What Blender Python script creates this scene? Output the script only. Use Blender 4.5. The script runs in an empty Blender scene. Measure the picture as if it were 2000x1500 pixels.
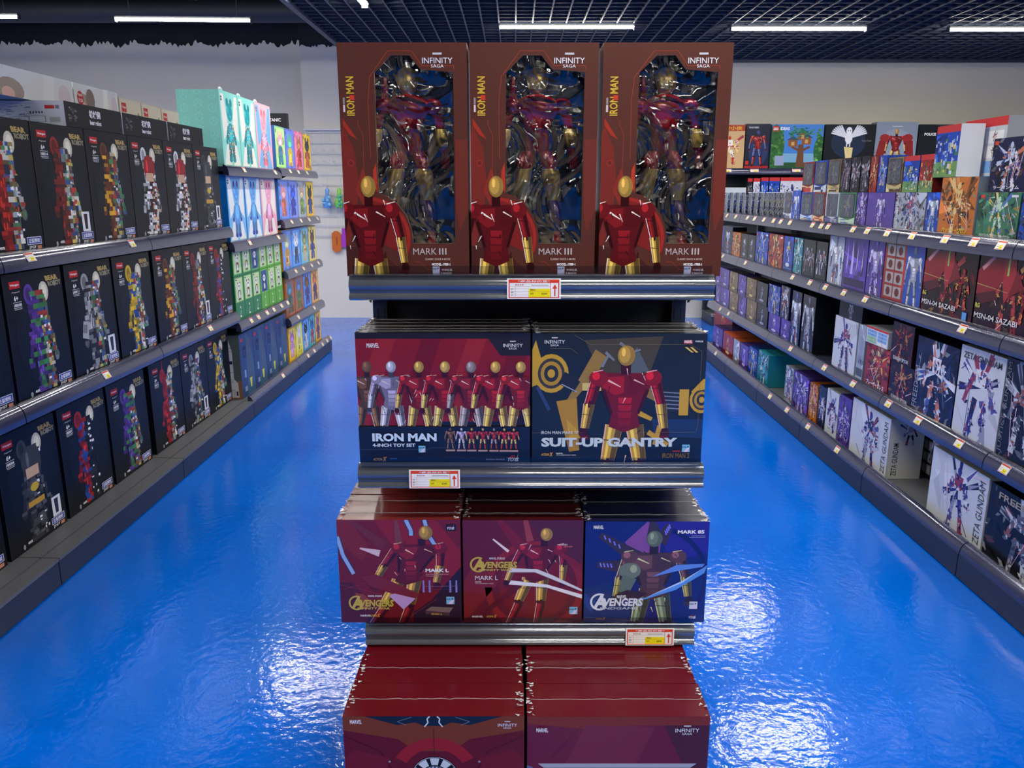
import bpy, math, random
from mathutils import Vector, Matrix
from mathutils.geometry import tessellate_polygon
R = math.radians
scn = bpy.context.scene
COL = scn.collection

# ------------------------------------------------------------------ camera, world, exposure
CAMH = 1.5
cd = bpy.data.cameras.new('camera'); cd.sensor_width = 36; cd.lens = 36*1560/2000
cd.shift_x = -3/2000; cd.clip_start = .05; cd.clip_end = 60
cam = bpy.data.objects.new('camera', cd); COL.objects.link(cam)
cam.location = (0, 0, CAMH); cam.rotation_euler = (R(90-13.5), 0, 0)
scn.camera = cam
w = bpy.data.worlds.new('world'); scn.world = w; w.use_nodes = True
w.node_tree.nodes['Background'].inputs[0].default_value = (.55, .65, .8, 1)
w.node_tree.nodes['Background'].inputs[1].default_value = .25
vs = scn.view_settings
vs.view_transform = 'Standard'; vs.look = 'None'; vs.gamma = 1; vs.use_curve_mapping = False
vs.exposure = 0.25
scn.cycles.max_bounces = 8; scn.cycles.diffuse_bounces = 4; scn.cycles.glossy_bounces = 4
scn.cycles.transparent_max_bounces = 12; scn.cycles.caustics_reflective = False
TUBE = 42.0
LAMP_W = 15.0

CT, ST = math.cos(R(13.5)), math.sin(R(13.5))
def T(u, X, h=0.):
    "distance along the aisle of the point that stands at side distance X and h below the eye"
    return (1560*X/abs(u-1003) - h*ST)/CT

# ------------------------------------------------------------------ materials
def lin(c):
    return tuple(((x/255+.055)/1.055)**2.4 if x/255 > .04045 else x/255/12.92 for x in c)
MATS = {}
def mat(name, col=(128, 128, 128), rough=.5, metal=0., coat=0., noise=0., nscale=20., bump=0., bscale=30., spec=.5, attr=False, alpha=1., emit=0.):
    if name in MATS: return MATS[name]
    m = bpy.data.materials.new(name); m.use_nodes = True; MATS[name] = m
    nt = m.node_tree; b = nt.nodes['Principled BSDF']; L = nt.links.new
    b.inputs['Roughness'].default_value = rough; b.inputs['Metallic'].default_value = metal
    b.inputs['Coat Weight'].default_value = coat; b.inputs['Coat Roughness'].default_value = .08
    b.inputs['Specular IOR Level'].default_value = spec
    c = lin(col)+(1,)
    b.inputs['Base Color'].default_value = c
    tc = nt.nodes.new('ShaderNodeTexCoord')
    if attr:
        a = nt.nodes.new('ShaderNodeAttribute'); a.attribute_name = 'Col'
        L(a.outputs['Color'], b.inputs['Base Color'])
    elif noise:
        n = nt.nodes.new('ShaderNodeTexNoise'); n.inputs['Scale'].default_value = nscale; n.inputs['Detail'].default_value = 4
        L(tc.outputs['Object'], n.inputs['Vector'])
        mx = nt.nodes.new('ShaderNodeMix'); mx.data_type = 'RGBA'
        mx.inputs['A'].default_value = tuple(v*(1-noise) for v in c[:3])+(1,)
        mx.inputs['B'].default_value = tuple(min(1, v*(1+noise)) for v in c[:3])+(1,)
        L(n.outputs['Fac'], mx.inputs['Factor']); L(mx.outputs['Result'], b.inputs['Base Color'])
    if bump:
        n2 = nt.nodes.new('ShaderNodeTexNoise'); n2.inputs['Scale'].default_value = bscale; n2.inputs['Detail'].default_value = 3
        L(tc.outputs['Object'], n2.inputs['Vector'])
        bp = nt.nodes.new('ShaderNodeBump'); bp.inputs['Strength'].default_value = bump; bp.inputs['Distance'].default_value = .01
        L(n2.outputs['Fac'], bp.inputs['Height']); L(bp.outputs['Normal'], b.inputs['Normal'])
        if coat: L(bp.outputs['Normal'], b.inputs['Coat Normal'])
    if alpha < 1: b.inputs['Alpha'].default_value = alpha
    if emit:
        b.inputs['Emission Color'].default_value = c; b.inputs['Emission Strength'].default_value = emit
    return m
def film(name, strength=.35, bump=.6, bscale=6., tint=(255, 255, 255), ior=1.5, rough=.03, distort=1.5):
    "clear plastic film: see-through with a glossy, rippled skin"
    m = bpy.data.materials.new(name); m.use_nodes = True; MATS[name] = m
    nt = m.node_tree; nt.nodes.clear(); N = nt.nodes.new; L = nt.links.new
    out = N('ShaderNodeOutputMaterial'); mix = N('ShaderNodeMixShader'); tr = N('ShaderNodeBsdfTransparent'); gl = N('ShaderNodeBsdfGlossy')
    tr.inputs[0].default_value = lin(tint)+(1,); gl.inputs['Roughness'].default_value = rough
    fr = N('ShaderNodeFresnel'); fr.inputs[0].default_value = ior
    mul = N('ShaderNodeMath'); mul.operation = 'MULTIPLY_ADD'; mul.inputs[1].default_value = strength*3; mul.inputs[2].default_value = 0.0
    tc = N('ShaderNodeTexCoord'); n = N('ShaderNodeTexNoise'); n.inputs['Scale'].default_value = bscale; n.inputs['Detail'].default_value = 1.5
    n.inputs['Distortion'].default_value = distort
    bp = N('ShaderNodeBump'); bp.inputs['Strength'].default_value = bump; bp.inputs['Distance'].default_value = .13
    L(tc.outputs['Object'], n.inputs['Vector']); L(n.outputs['Fac'], bp.inputs['Height'])
    L(bp.outputs['Normal'], gl.inputs['Normal']); L(bp.outputs['Normal'], fr.inputs['Normal'])
    L(fr.outputs[0], mul.inputs[0]); L(mul.outputs[0], mix.inputs[0]); L(tr.outputs[0], mix.inputs[1]); L(gl.outputs[0], mix.inputs[2])
    L(mix.outputs[0], out.inputs[0])
    return m
M_CARD = mat('printed_card', attr=True, rough=.33, spec=.16)
M_WRAP = mat('shrink_wrapped_card', attr=True, rough=.3, coat=.6, bump=.12, bscale=14)
M_GLOS = mat('glossy_card', attr=True, rough=.26, coat=.16, spec=.2, bump=.04, bscale=5)
M_METAL = mat('dark_blue_shelf_paint', (44, 50, 68), .42, .2, noise=.12, nscale=60)
M_DECK = mat('grey_deck_paint', (96, 98, 104), .45, .1, noise=.12, nscale=90)
M_RAIL = mat('dark_price_rail_plastic', (66, 68, 96), .2, .45, coat=.7, noise=.15, nscale=12)
M_RAILC = mat('silver_price_rail_plastic', (118, 121, 128), .14, .6, coat=.8, noise=.2, nscale=8)
M_PANEL = mat('charcoal_back_panel', (46, 52, 60), .5, .1, noise=.1)
M_BLACK = mat('black_tray', (16, 19, 24), .25, 0, coat=.4, bump=.3, bscale=14)
M_FILM = film('window_film', .75, .9, 5.5, distort=3., rough=.04)
M_FILM2 = film('small_window_film', .14, .2, 20., tint=(235, 238, 245))
M_SHELL = film('blister_plastic', .4, .3, 30., tint=(215, 222, 235))
M_LIP = film('clear_shelf_lip', .25, .02, 4., tint=(225, 230, 240))

# ------------------------------------------------------------------ mesh collecting
class MB:
    def __init__(s): s.v = []; s.f = []; s.c = []
    def poly(s, pts, col=(128, 128, 128)):
        n = len(s.v); s.v += [tuple(p) for p in pts]; s.f.append(tuple(range(n, n+len(pts)))); s.c.append(col)
    def mesh(s, vs_, fs, col):
        n = len(s.v); s.v += vs_; s.f += [tuple(i+n for i in f) for f in fs]; s.c += [col]*len(fs)
    def box(s, x0, x1, y0, y1, z0, z1, col=(128, 128, 128), top=None, side=None, front=None, skip=()):
        n = len(s.v); side = side or col; top = top or col; front = front or col
        s.v += [(x0, y0, z0), (x1, y0, z0), (x1, y1, z0), (x0, y1, z0), (x0, y0, z1), (x1, y0, z1), (x1, y1, z1), (x0, y1, z1)]
        for k, f, c in (('b', (3, 2, 1, 0), side), ('t', (4, 5, 6, 7), top), ('f', (0, 1, 5, 4), front), ('k', (2, 3, 7, 6), front), ('l', (3, 0, 4, 7), side), ('r', (1, 2, 6, 5), side)):
            if k in skip: continue
            s.f.append(tuple(i+n for i in f)); s.c.append(c)
    def tube(s, p, q, r, n=6, col=(128, 128, 128), r2=None):
        p = Vector(p); q = Vector(q); d = (q-p).normalized(); r2 = r if r2 is None else r2
        a = d.orthogonal().normalized(); b = d.cross(a); k = len(s.v)
        for c, rr in ((p, r), (q, r2)):
            for i in range(n):
                t = 2*math.pi*i/n; s.v.append(tuple(c+(a*math.cos(t)+b*math.sin(t))*rr))
        for i in range(n):
            j = (i+1) % n; s.f.append((k+i, k+j, k+n+j, k+n+i)); s.c.append(col)
        s.f.append(tuple(k+n-1-i for i in range(n))); s.c.append(col); s.f.append(tuple(k+n+i for i in range(n))); s.c.append(col)
    def loft(s, rings, n=12, col=(128, 128, 128), cols=None):
        "rings: (x, y, z, rx, ry), stacked; closed with caps"
        k = len(s.v)
        for (x, y, z, rx, ry) in rings:
            for i in range(n):
                t = 2*math.pi*i/n; s.v.append((x+rx*math.cos(t), y+ry*math.sin(t), z))
        for a in range(len(rings)-1):
            for i in range(n):
                j = (i+1) % n; s.f.append((k+a*n+i, k+a*n+j, k+(a+1)*n+j, k+(a+1)*n+i)); s.c.append(cols[a] if cols else col)
        s.f.append(tuple(k+n-1-i for i in range(n))); s.c.append(cols[0] if cols else col)
        e = k+(len(rings)-1)*n; s.f.append(tuple(e+i for i in range(n))); s.c.append(cols[-1] if cols else col)
    def extrude_x(s, prof, x0, x1, col=(128, 128, 128)):
        "profile of (y, z) points run from x0 to x1"
        k = len(s.v); n = len(prof)
        s.v += [(x0, y, z) for y, z in prof]+[(x1, y, z) for y, z in prof]
        for i in range(n):
            j = (i+1) % n; s.f.append((k+i, k+j, k+n+j, k+n+i)); s.c.append(col)
        s.f.append(tuple(k+n-1-i for i in range(n))); s.c.append(col); s.f.append(tuple(k+n+i for i in range(n))); s.c.append(col)
    def art(s, A, ox, oy, oz, ux, uz, nrm, base=.0003):
        "lay printed artwork on a face: origin corner, unit axes, outward normal"
        O = Vector((ox, oy, oz)); U = Vector(ux); W = Vector(uz); N = Vector(nrm)
        for (pts, fs, col, ly) in A.items:
            off = O+N*(base+ly*.00009); k = len(s.v)
            s.v += [tuple(off+U*p[0]+W*p[1]) for p in pts]
            s.f += [tuple(i+k for i in f) for f in fs]; s.c += [col]*len(fs)
    def data(s, name, m, smooth=False):
        me = bpy.data.meshes.new(name); me.from_pydata(s.v, [], s.f); me.materials.append(m)
        at = me.color_attributes.new('Col', 'FLOAT_COLOR', 'CORNER')
        buf = []; cache = {}
        for f, c in zip(s.f, s.c):
            if c not in cache: cache[c] = lin(c)+(1.,)
            buf += list(cache[c])*len(f)
        if len(buf) == 4*len(me.loops): at.data.foreach_set('color', buf)
        if smooth: me.polygons.foreach_set('use_smooth', [len(p.vertices) < 5 for p in me.polygons]); me.set_sharp_from_angle(angle=R(50))
        me.update(); return me
    def build(s, name, m, parent=None, smooth=False, loc=(0, 0, 0), rz=0.):
        o = bpy.data.objects.new(name, s.data(name, m, smooth)); COL.objects.link(o)
        o.location = loc; o.rotation_euler = (0, 0, rz)
        if parent: o.parent = parent
        return o
def tag(o, label=None, cat=None, group=None, kind=None):
    for k, v in (('label', label), ('category', cat), ('group', group), ('kind', kind)):
        if v: o[k] = v
    return o
def empty(name, loc=(0, 0, 0), rz=0.):
    o = bpy.data.objects.new(name, None); COL.objects.link(o); o.location = loc; o.rotation_euler = (0, 0, rz); o.empty_display_size = .05; return o
def copy_tree(o, parent=None):
    c = o.copy(); COL.objects.link(c); c.parent = parent
    for ch in [x for x in bpy.data.objects if x.parent == o]: copy_tree(ch, c)
    return c

# ------------------------------------------------------------------ lettering
TXT = {}
def text_mesh(s, bold=0., shear=0.):
    k = (s, bold, shear)
    if k in TXT: return TXT[k]
    c = bpy.data.curves.new('lettering', 'FONT'); c.body = s; c.resolution_u = 2; c.offset = bold; c.shear = shear
    o = bpy.data.objects.new('lettering', c); COL.objects.link(o)
    me = o.evaluated_get(bpy.context.evaluated_depsgraph_get()).to_mesh()
    v = [(p.co.x, p.co.y) for p in me.vertices]; f = [tuple(p.vertices) for p in me.polygons]
    bpy.data.objects.remove(o); bpy.data.curves.remove(c)
    if not v: v = [(0, 0), (1, 0), (1, 1)]; f = []
    x0 = min(p[0] for p in v); x1 = max(p[0] for p in v); y0 = min(p[1] for p in v); y1 = max(p[1] for p in v)
    TXT[k] = ([((p[0]-x0), (p[1]-y0)) for p in v], f, x1-x0, max(y1-y0, .05)); return TXT[k]

# ------------------------------------------------------------------ printed artwork
def clip(pts, W, H):
    for ax, lim, sg in ((0, 0, 1), (0, W, -1), (1, 0, 1), (1, H, -1)):
        out = []
        for i in range(len(pts)):
            a, b = pts[i-1], pts[i]; ia = sg*(a[ax]-lim) >= 0; ib = sg*(b[ax]-lim) >= 0
            if ia != ib:
                t = (lim-a[ax])/(b[ax]-a[ax]); out.append((a[0]+(b[0]-a[0])*t, a[1]+(b[1]-a[1])*t))
            if ib: out.append(b)
        pts = [p for i, p in enumerate(out) if abs(p[0]-out[i-1][0])+abs(p[1]-out[i-1][1]) > 1e-6]
        if len(pts) < 3: return []
    return pts
class Art:
    def __init__(s, W, H): s.W = W; s.H = H; s.items = []; s.ly = 1; s.n = 0
    def poly(s, pts, col, ly=None):
        pts = clip(list(pts), s.W, s.H)
        if len(pts) < 3: return
        ar = sum(pts[i-1][0]*pts[i][1]-pts[i][0]*pts[i-1][1] for i in range(len(pts)))
        if ar < 0: pts = pts[::-1]
        s.n += 1
        s.items.append((pts, [tuple(range(len(pts)))], tuple(col), (s.ly if ly is None else ly)+(s.n % 37)*.02))
    def rect(s, x0, y0, x1, y1, col): s.poly([(x0, y0), (x1, y0), (x1, y1), (x0, y1)], col)
    def ell(s, cx, cy, rx, ry, col, n=16, rot=0.):
        ca, sa = math.cos(rot), math.sin(rot)
        s.poly([(cx+rx*math.cos(t)*ca-ry*math.sin(t)*sa, cy+rx*math.cos(t)*sa+ry*math.sin(t)*ca) for t in [2*math.pi*i/n for i in range(n)]], col)
    def seg(s, x0, y0, x1, y1, w0, w1, col):
        d = math.hypot(x1-x0, y1-y0) or 1; nx, ny = -(y1-y0)/d, (x1-x0)/d
        s.poly([(x0-nx*w0/2, y0-ny*w0/2), (x1-nx*w1/2, y1-ny*w1/2), (x1+nx*w1/2, y1+ny*w1/2), (x0+nx*w0/2, y0+ny*w0/2)], col)
    def line(s, pts, w_, col):
        for a, b in zip(pts, pts[1:]): s.seg(a[0], a[1], b[0], b[1], w_, w_, col)
    def arc(s, cx, cy, r0, r1, a0, a1, col, n=18):
        a = [R(a0+(a1-a0)*i/n) for i in range(n+1)]
        for p, q in zip(a, a[1:]):
            s.poly([(cx+r0*math.cos(p), cy+r0*math.sin(p)), (cx+r1*math.cos(p), cy+r1*math.sin(p)), (cx+r1*math.cos(q), cy+r1*math.sin(q)), (cx+r0*math.cos(q), cy+r0*math.sin(q))], col)
    def text(s, t, x, y, h, col, w=None, bold=.012, shear=0., al='l', rot=0.):
        v, f, tw, th = text_mesh(t, bold, shear); k = h/th; kx = (w/tw) if w else k
        W = tw*kx; ox = x-(W/2 if al == 'c' else W if al == 'r' else 0); ca, sa = math.cos(R(rot)), math.sin(R(rot))
        if rot: ox = 0
        pts = []
        for p in v:
            a, b = p[0]*kx, p[1]*k
            pts.append((x+a*ca-b*sa, y+a*sa+b*ca) if rot else (ox+a, y+b))
        s.items.append((pts, f, tuple(col), s.ly+1))
    def up(s, k=1): s.ly += k
def shade(c, k): return tuple(max(0, min(255, int(v*k))) for v in c)

def limb(a, x0, y0, x1, y1, w0, w1, c, hi):
    "one plated limb: body, shaded side, lit ridge and a bright rim"
    d = math.hypot(x1-x0, y1-y0) or 1; nx, ny = (y1-y0)/d, -(x1-x0)/d
    if nx > 0: nx, ny = -nx, -ny
    a.seg(x0, y0, x1, y1, w0, w1, c)
    a.ly += 1
    a.seg(x0-nx*w0*.3, y0-ny*w0*.3, x1-nx*w1*.3, y1-ny*w1*.3, w0*.36, w1*.34, shade(c, .5))
    a.seg(x0+nx*w0*.18, y0+ny*w0*.18, x1+nx*w1*.18, y1+ny*w1*.18, w0*.2, w1*.16, shade(c, 1.45))
    a.seg(x0+nx*w0*.45, y0+ny*w0*.45, x1+nx*w1*.45, y1+ny*w1*.45, w0*.06, w1*.07, hi)
    m = .42; xm, ym = x0+(x1-x0)*m, y0+(y1-y0)*m; a.seg(xm-w0*.42, ym, xm+w0*.42, ym-w0*.08, w0*.07, w0*.05, shade(c, .35))
    a.ly -= 1
def fig_art(a, cx, y0, H, c1, c2, rng, c3=None, hi=(235, 215, 200), lean=0., legs=True, wide=1.2):
    n0 = len(a.items); fig_draw(a, cx, y0, H, c1, c2, rng, c3, hi, lean, legs)
    for i in range(n0, len(a.items)):
        p, f, c, l = a.items[i]; a.items[i] = ([(min(max(cx+(x-cx)*wide, 0), a.W), y) for x, y in p], f, c, l)
def fig_draw(a, cx, y0, H, c1, c2, rng, c3=None, hi=(235, 215, 200), lean=0., legs=True):
    "plain armoured toy figure with a smooth blank head, no particular character"
    c3 = c3 or c2; d1 = shade(c1, .45); a.up()
    sh = H*.115; hy = y0+H*.93; low = H > .05
    def X(y): return cx+lean*(y-y0)
    if legs:
        for sd in (-1, 1):
            hx = X(y0+H*.5)+sd*H*.05; kx = X(y0+H*.28)+sd*H*.08
            limb(a, kx, y0+H*.25, cx+sd*H*.1, y0+H*.05, H*.068, H*.05, c1, hi); limb(a, hx, y0+H*.5, kx, y0+H*.28, H*.092, H*.07, c2, hi)
            a.ell(kx, y0+H*.265, H*.032, H*.026, d1, 8); a.seg(cx+sd*H*.1, y0+H*.05, cx+sd*H*.14, y0, H*.055, H*.07, d1)
    a.up(2)
    for sd in (-1, 1):
        ex, ey = X(y0+H*.62)+sd*sh*1.55, y0+H*.63; wx, wy = X(y0+H*.47)+sd*sh*1.72, y0+H*.48
        limb(a, X(y0+H*.78)+sd*sh*1.2, y0+H*.8, ex, ey, H*.062, H*.05, c1, hi); limb(a, ex, ey, wx, wy, H*.058, H*.042, c3, hi); a.ell(ex, ey, H*.024, H*.022, d1, 8)
        a.ell(wx+sd*H*.006, wy-H*.03, H*.024, H*.03, d1, 8)
        for k in range(3): a.seg(wx+(k-1)*H*.014, wy-H*.045, wx+(k-1)*H*.017, wy-H*.075, H*.011, H*.008, shade(c1, .8))
    a.up(2); m = lambda t: X(y0+t*H)
    a.poly([(m(.8)-sh, y0+H*.82), (m(.74)-sh*1.08, y0+H*.74), (m(.6)-H*.062, y0+H*.59), (m(.5)-H*.078, y0+H*.49), (m(.47), y0+H*.455), (m(.5)+H*.078, y0+H*.49), (m(.6)+H*.062, y0+H*.59), (m(.74)+sh*1.08, y0+H*.74), (m(.8)+sh, y0+H*.82)], shade(c1, .8)); a.up()
    for sd in (-1, 1):
        a.poly([(m(.8)+sd*H*.008, y0+H*.8), (m(.8)+sd*sh*.95, y0+H*.795), (m(.73)+sd*sh*1.0, y0+H*.735), (m(.68)+sd*sh*.45, y0+H*.685), (m(.68)+sd*H*.008, y0+H*.7)], shade(c1, 1.15 if sd < 0 else .75))
        a.seg(m(.72)+sd*sh*.95, y0+H*.72, m(.56)+sd*H*.066, y0+H*.57, H*.02, H*.014, shade(c1, .45)); a.ell(m(.79)+sd*sh*1.15, y0+H*.79, H*.047, H*.05, shade(c1, .95), 12)
    for k in range(4): yy = y0+H*(.67-k*.045); a.poly([(m(.6)-H*.035, yy), (m(.6)+H*.035, yy), (m(.6)+H*.03, yy-H*.036), (m(.6)-H*.03, yy-H*.036)], shade(c1, 1.3-k*.12))
    a.rect(m(.84)-H*.024, y0+H*.81, m(.84)+H*.024, y0+H*.87, d1); a.up()
    for sd in (-1, 1): a.ell(m(.79)+sd*sh*1.15-H*.014, y0+H*.802, H*.02, H*.026, shade(c1, 1.6), 8); a.seg(m(.79)+sd*sh*1.15-H*.03, y0+H*.825, m(.79)+sd*sh*1.15+H*.02, y0+H*.838, H*.006, H*.004, hi)
    a.seg(m(.78)-sh*.75, y0+H*.775, m(.74)-sh*.2, y0+H*.735, H*.012, H*.004, hi); a.seg(m(.76)+sh*.35, y0+H*.78, m(.76)+sh*.8, y0+H*.75, H*.008, H*.003, hi)
    a.ell(m(.93), hy-H*.005, H*.044, H*.062, shade(c2, .8), 16); a.up()
    a.ell(m(.93)-H*.008, hy, H*.028, H*.05, c2, 14); a.up(); a.ell(m(.93)-H*.014, hy+H*.015, H*.010, H*.026, shade(c2, 1.35), 10)
    for k in range(12):
        yy = y0+H*rng.uniform(.3, .85); xx = X(yy)+rng.uniform(-1, 1)*sh*1.1; a.seg(xx, yy, xx+rng.uniform(-.02, .02)*H, yy-rng.uniform(.02, .05)*H, H*.006, H*.002, rng.choice((hi, d1, d1)))

def mecha_art(a, cx, cy, H, cols, rng, n=46, spread=1.):
    "angular toy robot made of many plates, wings spread"
    a.up()
    for k in range(6):
        an = rng.uniform(15, 165)*(1 if k % 2 else 1); sd = -1 if k % 2 else 1
        L = H*rng.uniform(.3, .55)*spread; dx = sd*abs(math.cos(R(an)))*L; dy = math.sin(R(an))*L*rng.choice((1, 1, -.4))
        a.seg(cx, cy+H*.1, cx+dx, cy+dy+H*.1, H*.02, H*.09, rng.choice(cols)); a.seg(cx+dx*.5, cy+dy*.5+H*.1, cx+dx*1.1, cy+dy*1.1+H*.1, H*.06, H*.008, rng.choice(cols))
    a.up()
    S = [(0, .28, 0, .1, .2, .16), (-.12, .22, -.2, .05, .08, .06), (.12, .22, .2, .05, .08, .06), (-.2, .06, -.26, -.1, .07, .05), (.2, .06, .27, -.1, .07, .05),
         (-.06, -.02, -.1, -.24, .09, .07), (.06, -.02, .12, -.24, .09, .07), (-.1, -.24, -.13, -.46, .08, .1), (.12, -.24, .16, -.46, .08, .1)]
    for (x0, y0, x1, y1, w0, w1) in S:
        c = rng.choice(cols); a.seg(cx+x0*H, cy+y0*H, cx+x1*H, cy+y1*H, w0*H, w1*H, c)
    a.ell(cx, cy+H*.34, H*.05, H*.06, cols[0], 7); a.up()
    for k in range(n):
        s_ = rng.choice(S); t = rng.random(); x = cx+(s_[0]+(s_[2]-s_[0])*t+rng.uniform(-.06, .06))*H; y = cy+(s_[1]+(s_[3]-s_[1])*t)*H
        r = H*rng.uniform(.015, .05); an = rng.uniform(0, 6.3)
        a.poly([(x+r*math.cos(an), y+r*math.sin(an)), (x+r*.5*math.cos(an+1.5), y+r*.5*math.sin(an+1.5)), (x-r*math.cos(an), y-r*.9*math.sin(an)), (x-r*.4*math.cos(an+1.5), y-r*.4*math.sin(an+1.5))], rng.choice(cols))
        if k % 12 == 11: a.up()

def brick_fig(a, cx, y0, H, left, rng, right=None, horn=False, gun=None):
    "toy bear robot put together from little bricks: one side plain, one side of many colours"
    multi = right or [(190, 170, 90), (150, 160, 170), (60, 90, 150), (60, 130, 80), (170, 60, 50), (210, 205, 195), (110, 90, 60), (40, 45, 60)]
    c = H/30.
    def cols(x): return rng.choice(left) if x < 0 else rng.choice(multi)
    a.up()
    for sd in (-1, 1):
        a.ell(cx+sd*3.6*c, y0+27.6*c, 2.3*c, 2.9*c, (left[0] if sd < 0 else (205, 200, 180)), 14)
    a.up()
    for sd in (-1, 1): a.ell(cx+sd*3.7*c, y0+27.7*c, 1.3*c, 1.9*c, (shade(left[0], .7) if sd < 0 else (235, 228, 205)), 12)
    if horn: a.seg(cx-3.5*c, y0+25*c, cx-3.2*c, y0+34*c, 1.2*c, .8*c, left[0])
    def inside(x, y):
        if 18 <= y < 27: return abs(x) < 4.4-(.9 if y > 26 or y < 19 else 0)
        if 10.5 <= y < 18: return abs(x) < 3.6+.25*(18-y)*.3 or (3.6 < abs(x) < 6.2 and y > 9 and abs(x) < 4.6+(18-y)*.35 and abs(x) > 3.4+(18-y)*.25)
        if 8 <= y < 10.5: return abs(x) < 4.1 or 5.2 < abs(x) < 7.2
        return .35 < abs(x) < 3.9
    y = 0.
    a.up(); bl = shade(left[0], .55); br = (96, 96, 92)
    for sd, cc in ((-1, bl), (1, br if not right else shade(right[0], .6))):
        a.poly([(cx, y0+18*c), (cx+sd*3.6*c, y0+18*c), (cx+sd*4.4*c, y0+19.5*c), (cx+sd*4.6*c, y0+24*c), (cx+sd*3.2*c, y0+27.3*c), (cx, y0+27.8*c)], cc)
        a.poly([(cx, y0+8*c), (cx+sd*4.2*c, y0+8*c), (cx+sd*4*c, y0+12*c), (cx+sd*3.4*c, y0+18*c), (cx, y0+18*c)], shade(cc, .85)); a.poly([(cx+sd*.3*c, y0), (cx+sd*4*c, y0), (cx+sd*4*c, y0+8*c), (cx+sd*.3*c, y0+8*c)], cc)
        a.seg(cx+sd*4.2*c, y0+17*c, cx+sd*5.9*c, y0+10.5*c, 1.9*c, 1.7*c, shade(cc, 1.2)); a.ell(cx+sd*6.2*c, y0+9*c, 1.3*c, 1.6*c, cc, 8)
    a.up()
    while y < 27:
        st = rng.choice((.9, 1.1, 1.4)); x = -7.5
        while x < 7.5:
            wd = rng.choice((.8, 1.2, 1.9)) if x > 0 else rng.choice((1.6, 2.6))
            xm = x+wd/2
            if inside(xm, y+st/2):
                a.rect(cx+x*c, y0+y*c, cx+(x+wd)*c, y0+(y+st)*c, shade(cols(xm), rng.uniform(.75, 1.15)))
            x += wd
        y += st
    a.up()
    for k in range(26):
        x = rng.uniform(0, 4.5); y = rng.uniform(1, 26); a.rect(cx+x*c, y0+y*c, cx+(x+rng.uniform(.3, 1.4))*c, y0+(y+rng.uniform(.3, 1))*c, rng.choice(multi+[(235, 235, 240)]*3))
    for k in range(8):
        x = rng.uniform(-4, -1); y = rng.uniform(1, 26); a.rect(cx+x*c, y0+y*c, cx+(x+.3)*c, y0+(y+1.6)*c, shade(left[0], 1.6))
    if gun: a.up(); a.poly([(cx-8.5*c, y0+11*c), (cx-7*c, y0+16*c), (cx-4*c, y0+15.5*c), (cx-5*c, y0+10*c)], gun); a.poly([(cx-8*c, y0+12.5*c), (cx-7*c, y0+15*c), (cx-5*c, y0+14.6*c), (cx-5.6*c, y0+12*c)], shade(gun, .7))

# ------------------------------------------------------------------ placing goods
PL = {'L': R(90), 'R': R(-90), 'C': 0.}
ROWS = {}
def register(o, row, key, look):
    ROWS.setdefault(row, []).append((key, o, look))
ORD = ['nearest', 'second', 'third', 'fourth', 'fifth', 'sixth', 'seventh', 'eighth', 'ninth', 'tenth', 'eleventh', 'twelfth', 'thirteenth', 'fourteenth', 'fifteenth', 'sixteenth', 'seventeenth', 'eighteenth', 'nineteenth', 'twentieth']
def finish_rows():
    for row, L in ROWS.items():
        L.sort(key=lambda t: t[0]); n = len(L)
        for i, (k, o, look) in enumerate(L):
            if n == 1: pos = ''
            elif i == n-1: pos = ', farthest'
            elif i < n/2 or i >= n-1-len(ORD): pos = ', '+ORD[i]+('' if i == 0 else ' from near end') if i < 20 else ''
            if n > 1 and i < n-1 and i >= n/2: pos = ', '+ORD[n-1-i]+' from far end'
            o['label'] = look+' on '+row+pos
def goods(side, X, t0, t1, z, h, depth, front, look, row, body=(60, 60, 70), top=None, sidec=None, mat_=None, name='toy_box', cat='box', group=None, gap=.003, sideart=None, topart=None, window=None, rz=0., proto=None, back=0.):
    "one carton: front face at side distance X, from t0 to t1 along the aisle, standing at height z"
    a0, a1 = min(t0, t1)+gap, max(t0, t1)-gap; W = a1-a0; mid = (a0+a1)/2
    X = X+back
    sx = {'L': -X, 'R': X}.get(side)
    loc = (sx, mid, z) if side in 'LR' else (mid, X, z)
    if proto:
        o = proto.copy(); COL.objects.link(o); o.location = loc
    else:
        b = MB(); b.box(-W/2, W/2, 0, depth, 0, h, body, top=top, side=sidec)
        A = front(W, h) if front else None
        if A: b.art(A, -W/2, 0, 0, (1, 0, 0), (0, 0, 1), (0, -1, 0))
        if sideart:
            S = sideart(depth, h)
            b.art(S, -W/2, depth, 0, (0, -1, 0), (0, 0, 1), (-1, 0, 0)); b.art(S, W/2, 0, 0, (0, 1, 0), (0, 0, 1), (1, 0, 0))
        if topart:
            b.art(topart(W, depth), -W/2, 0, h, (1, 0, 0), (0, 1, 0), (0, 0, 1))
        o = b.build(name, mat_ or M_CARD, loc=loc, rz=PL[side]+rz)
        if window:
            x0, y0, x1, y1 = window; wb = MB()
            wb.box(-W/2+W*x0, -W/2+W*x1, -.0035, -.0015, h*y0, h*y1)
            wb.build('window', M_FILM2, o)
    tag(o, None, cat, group)
    register(o, row, a0 if side in 'LR' else a0, look)
    return o

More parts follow.
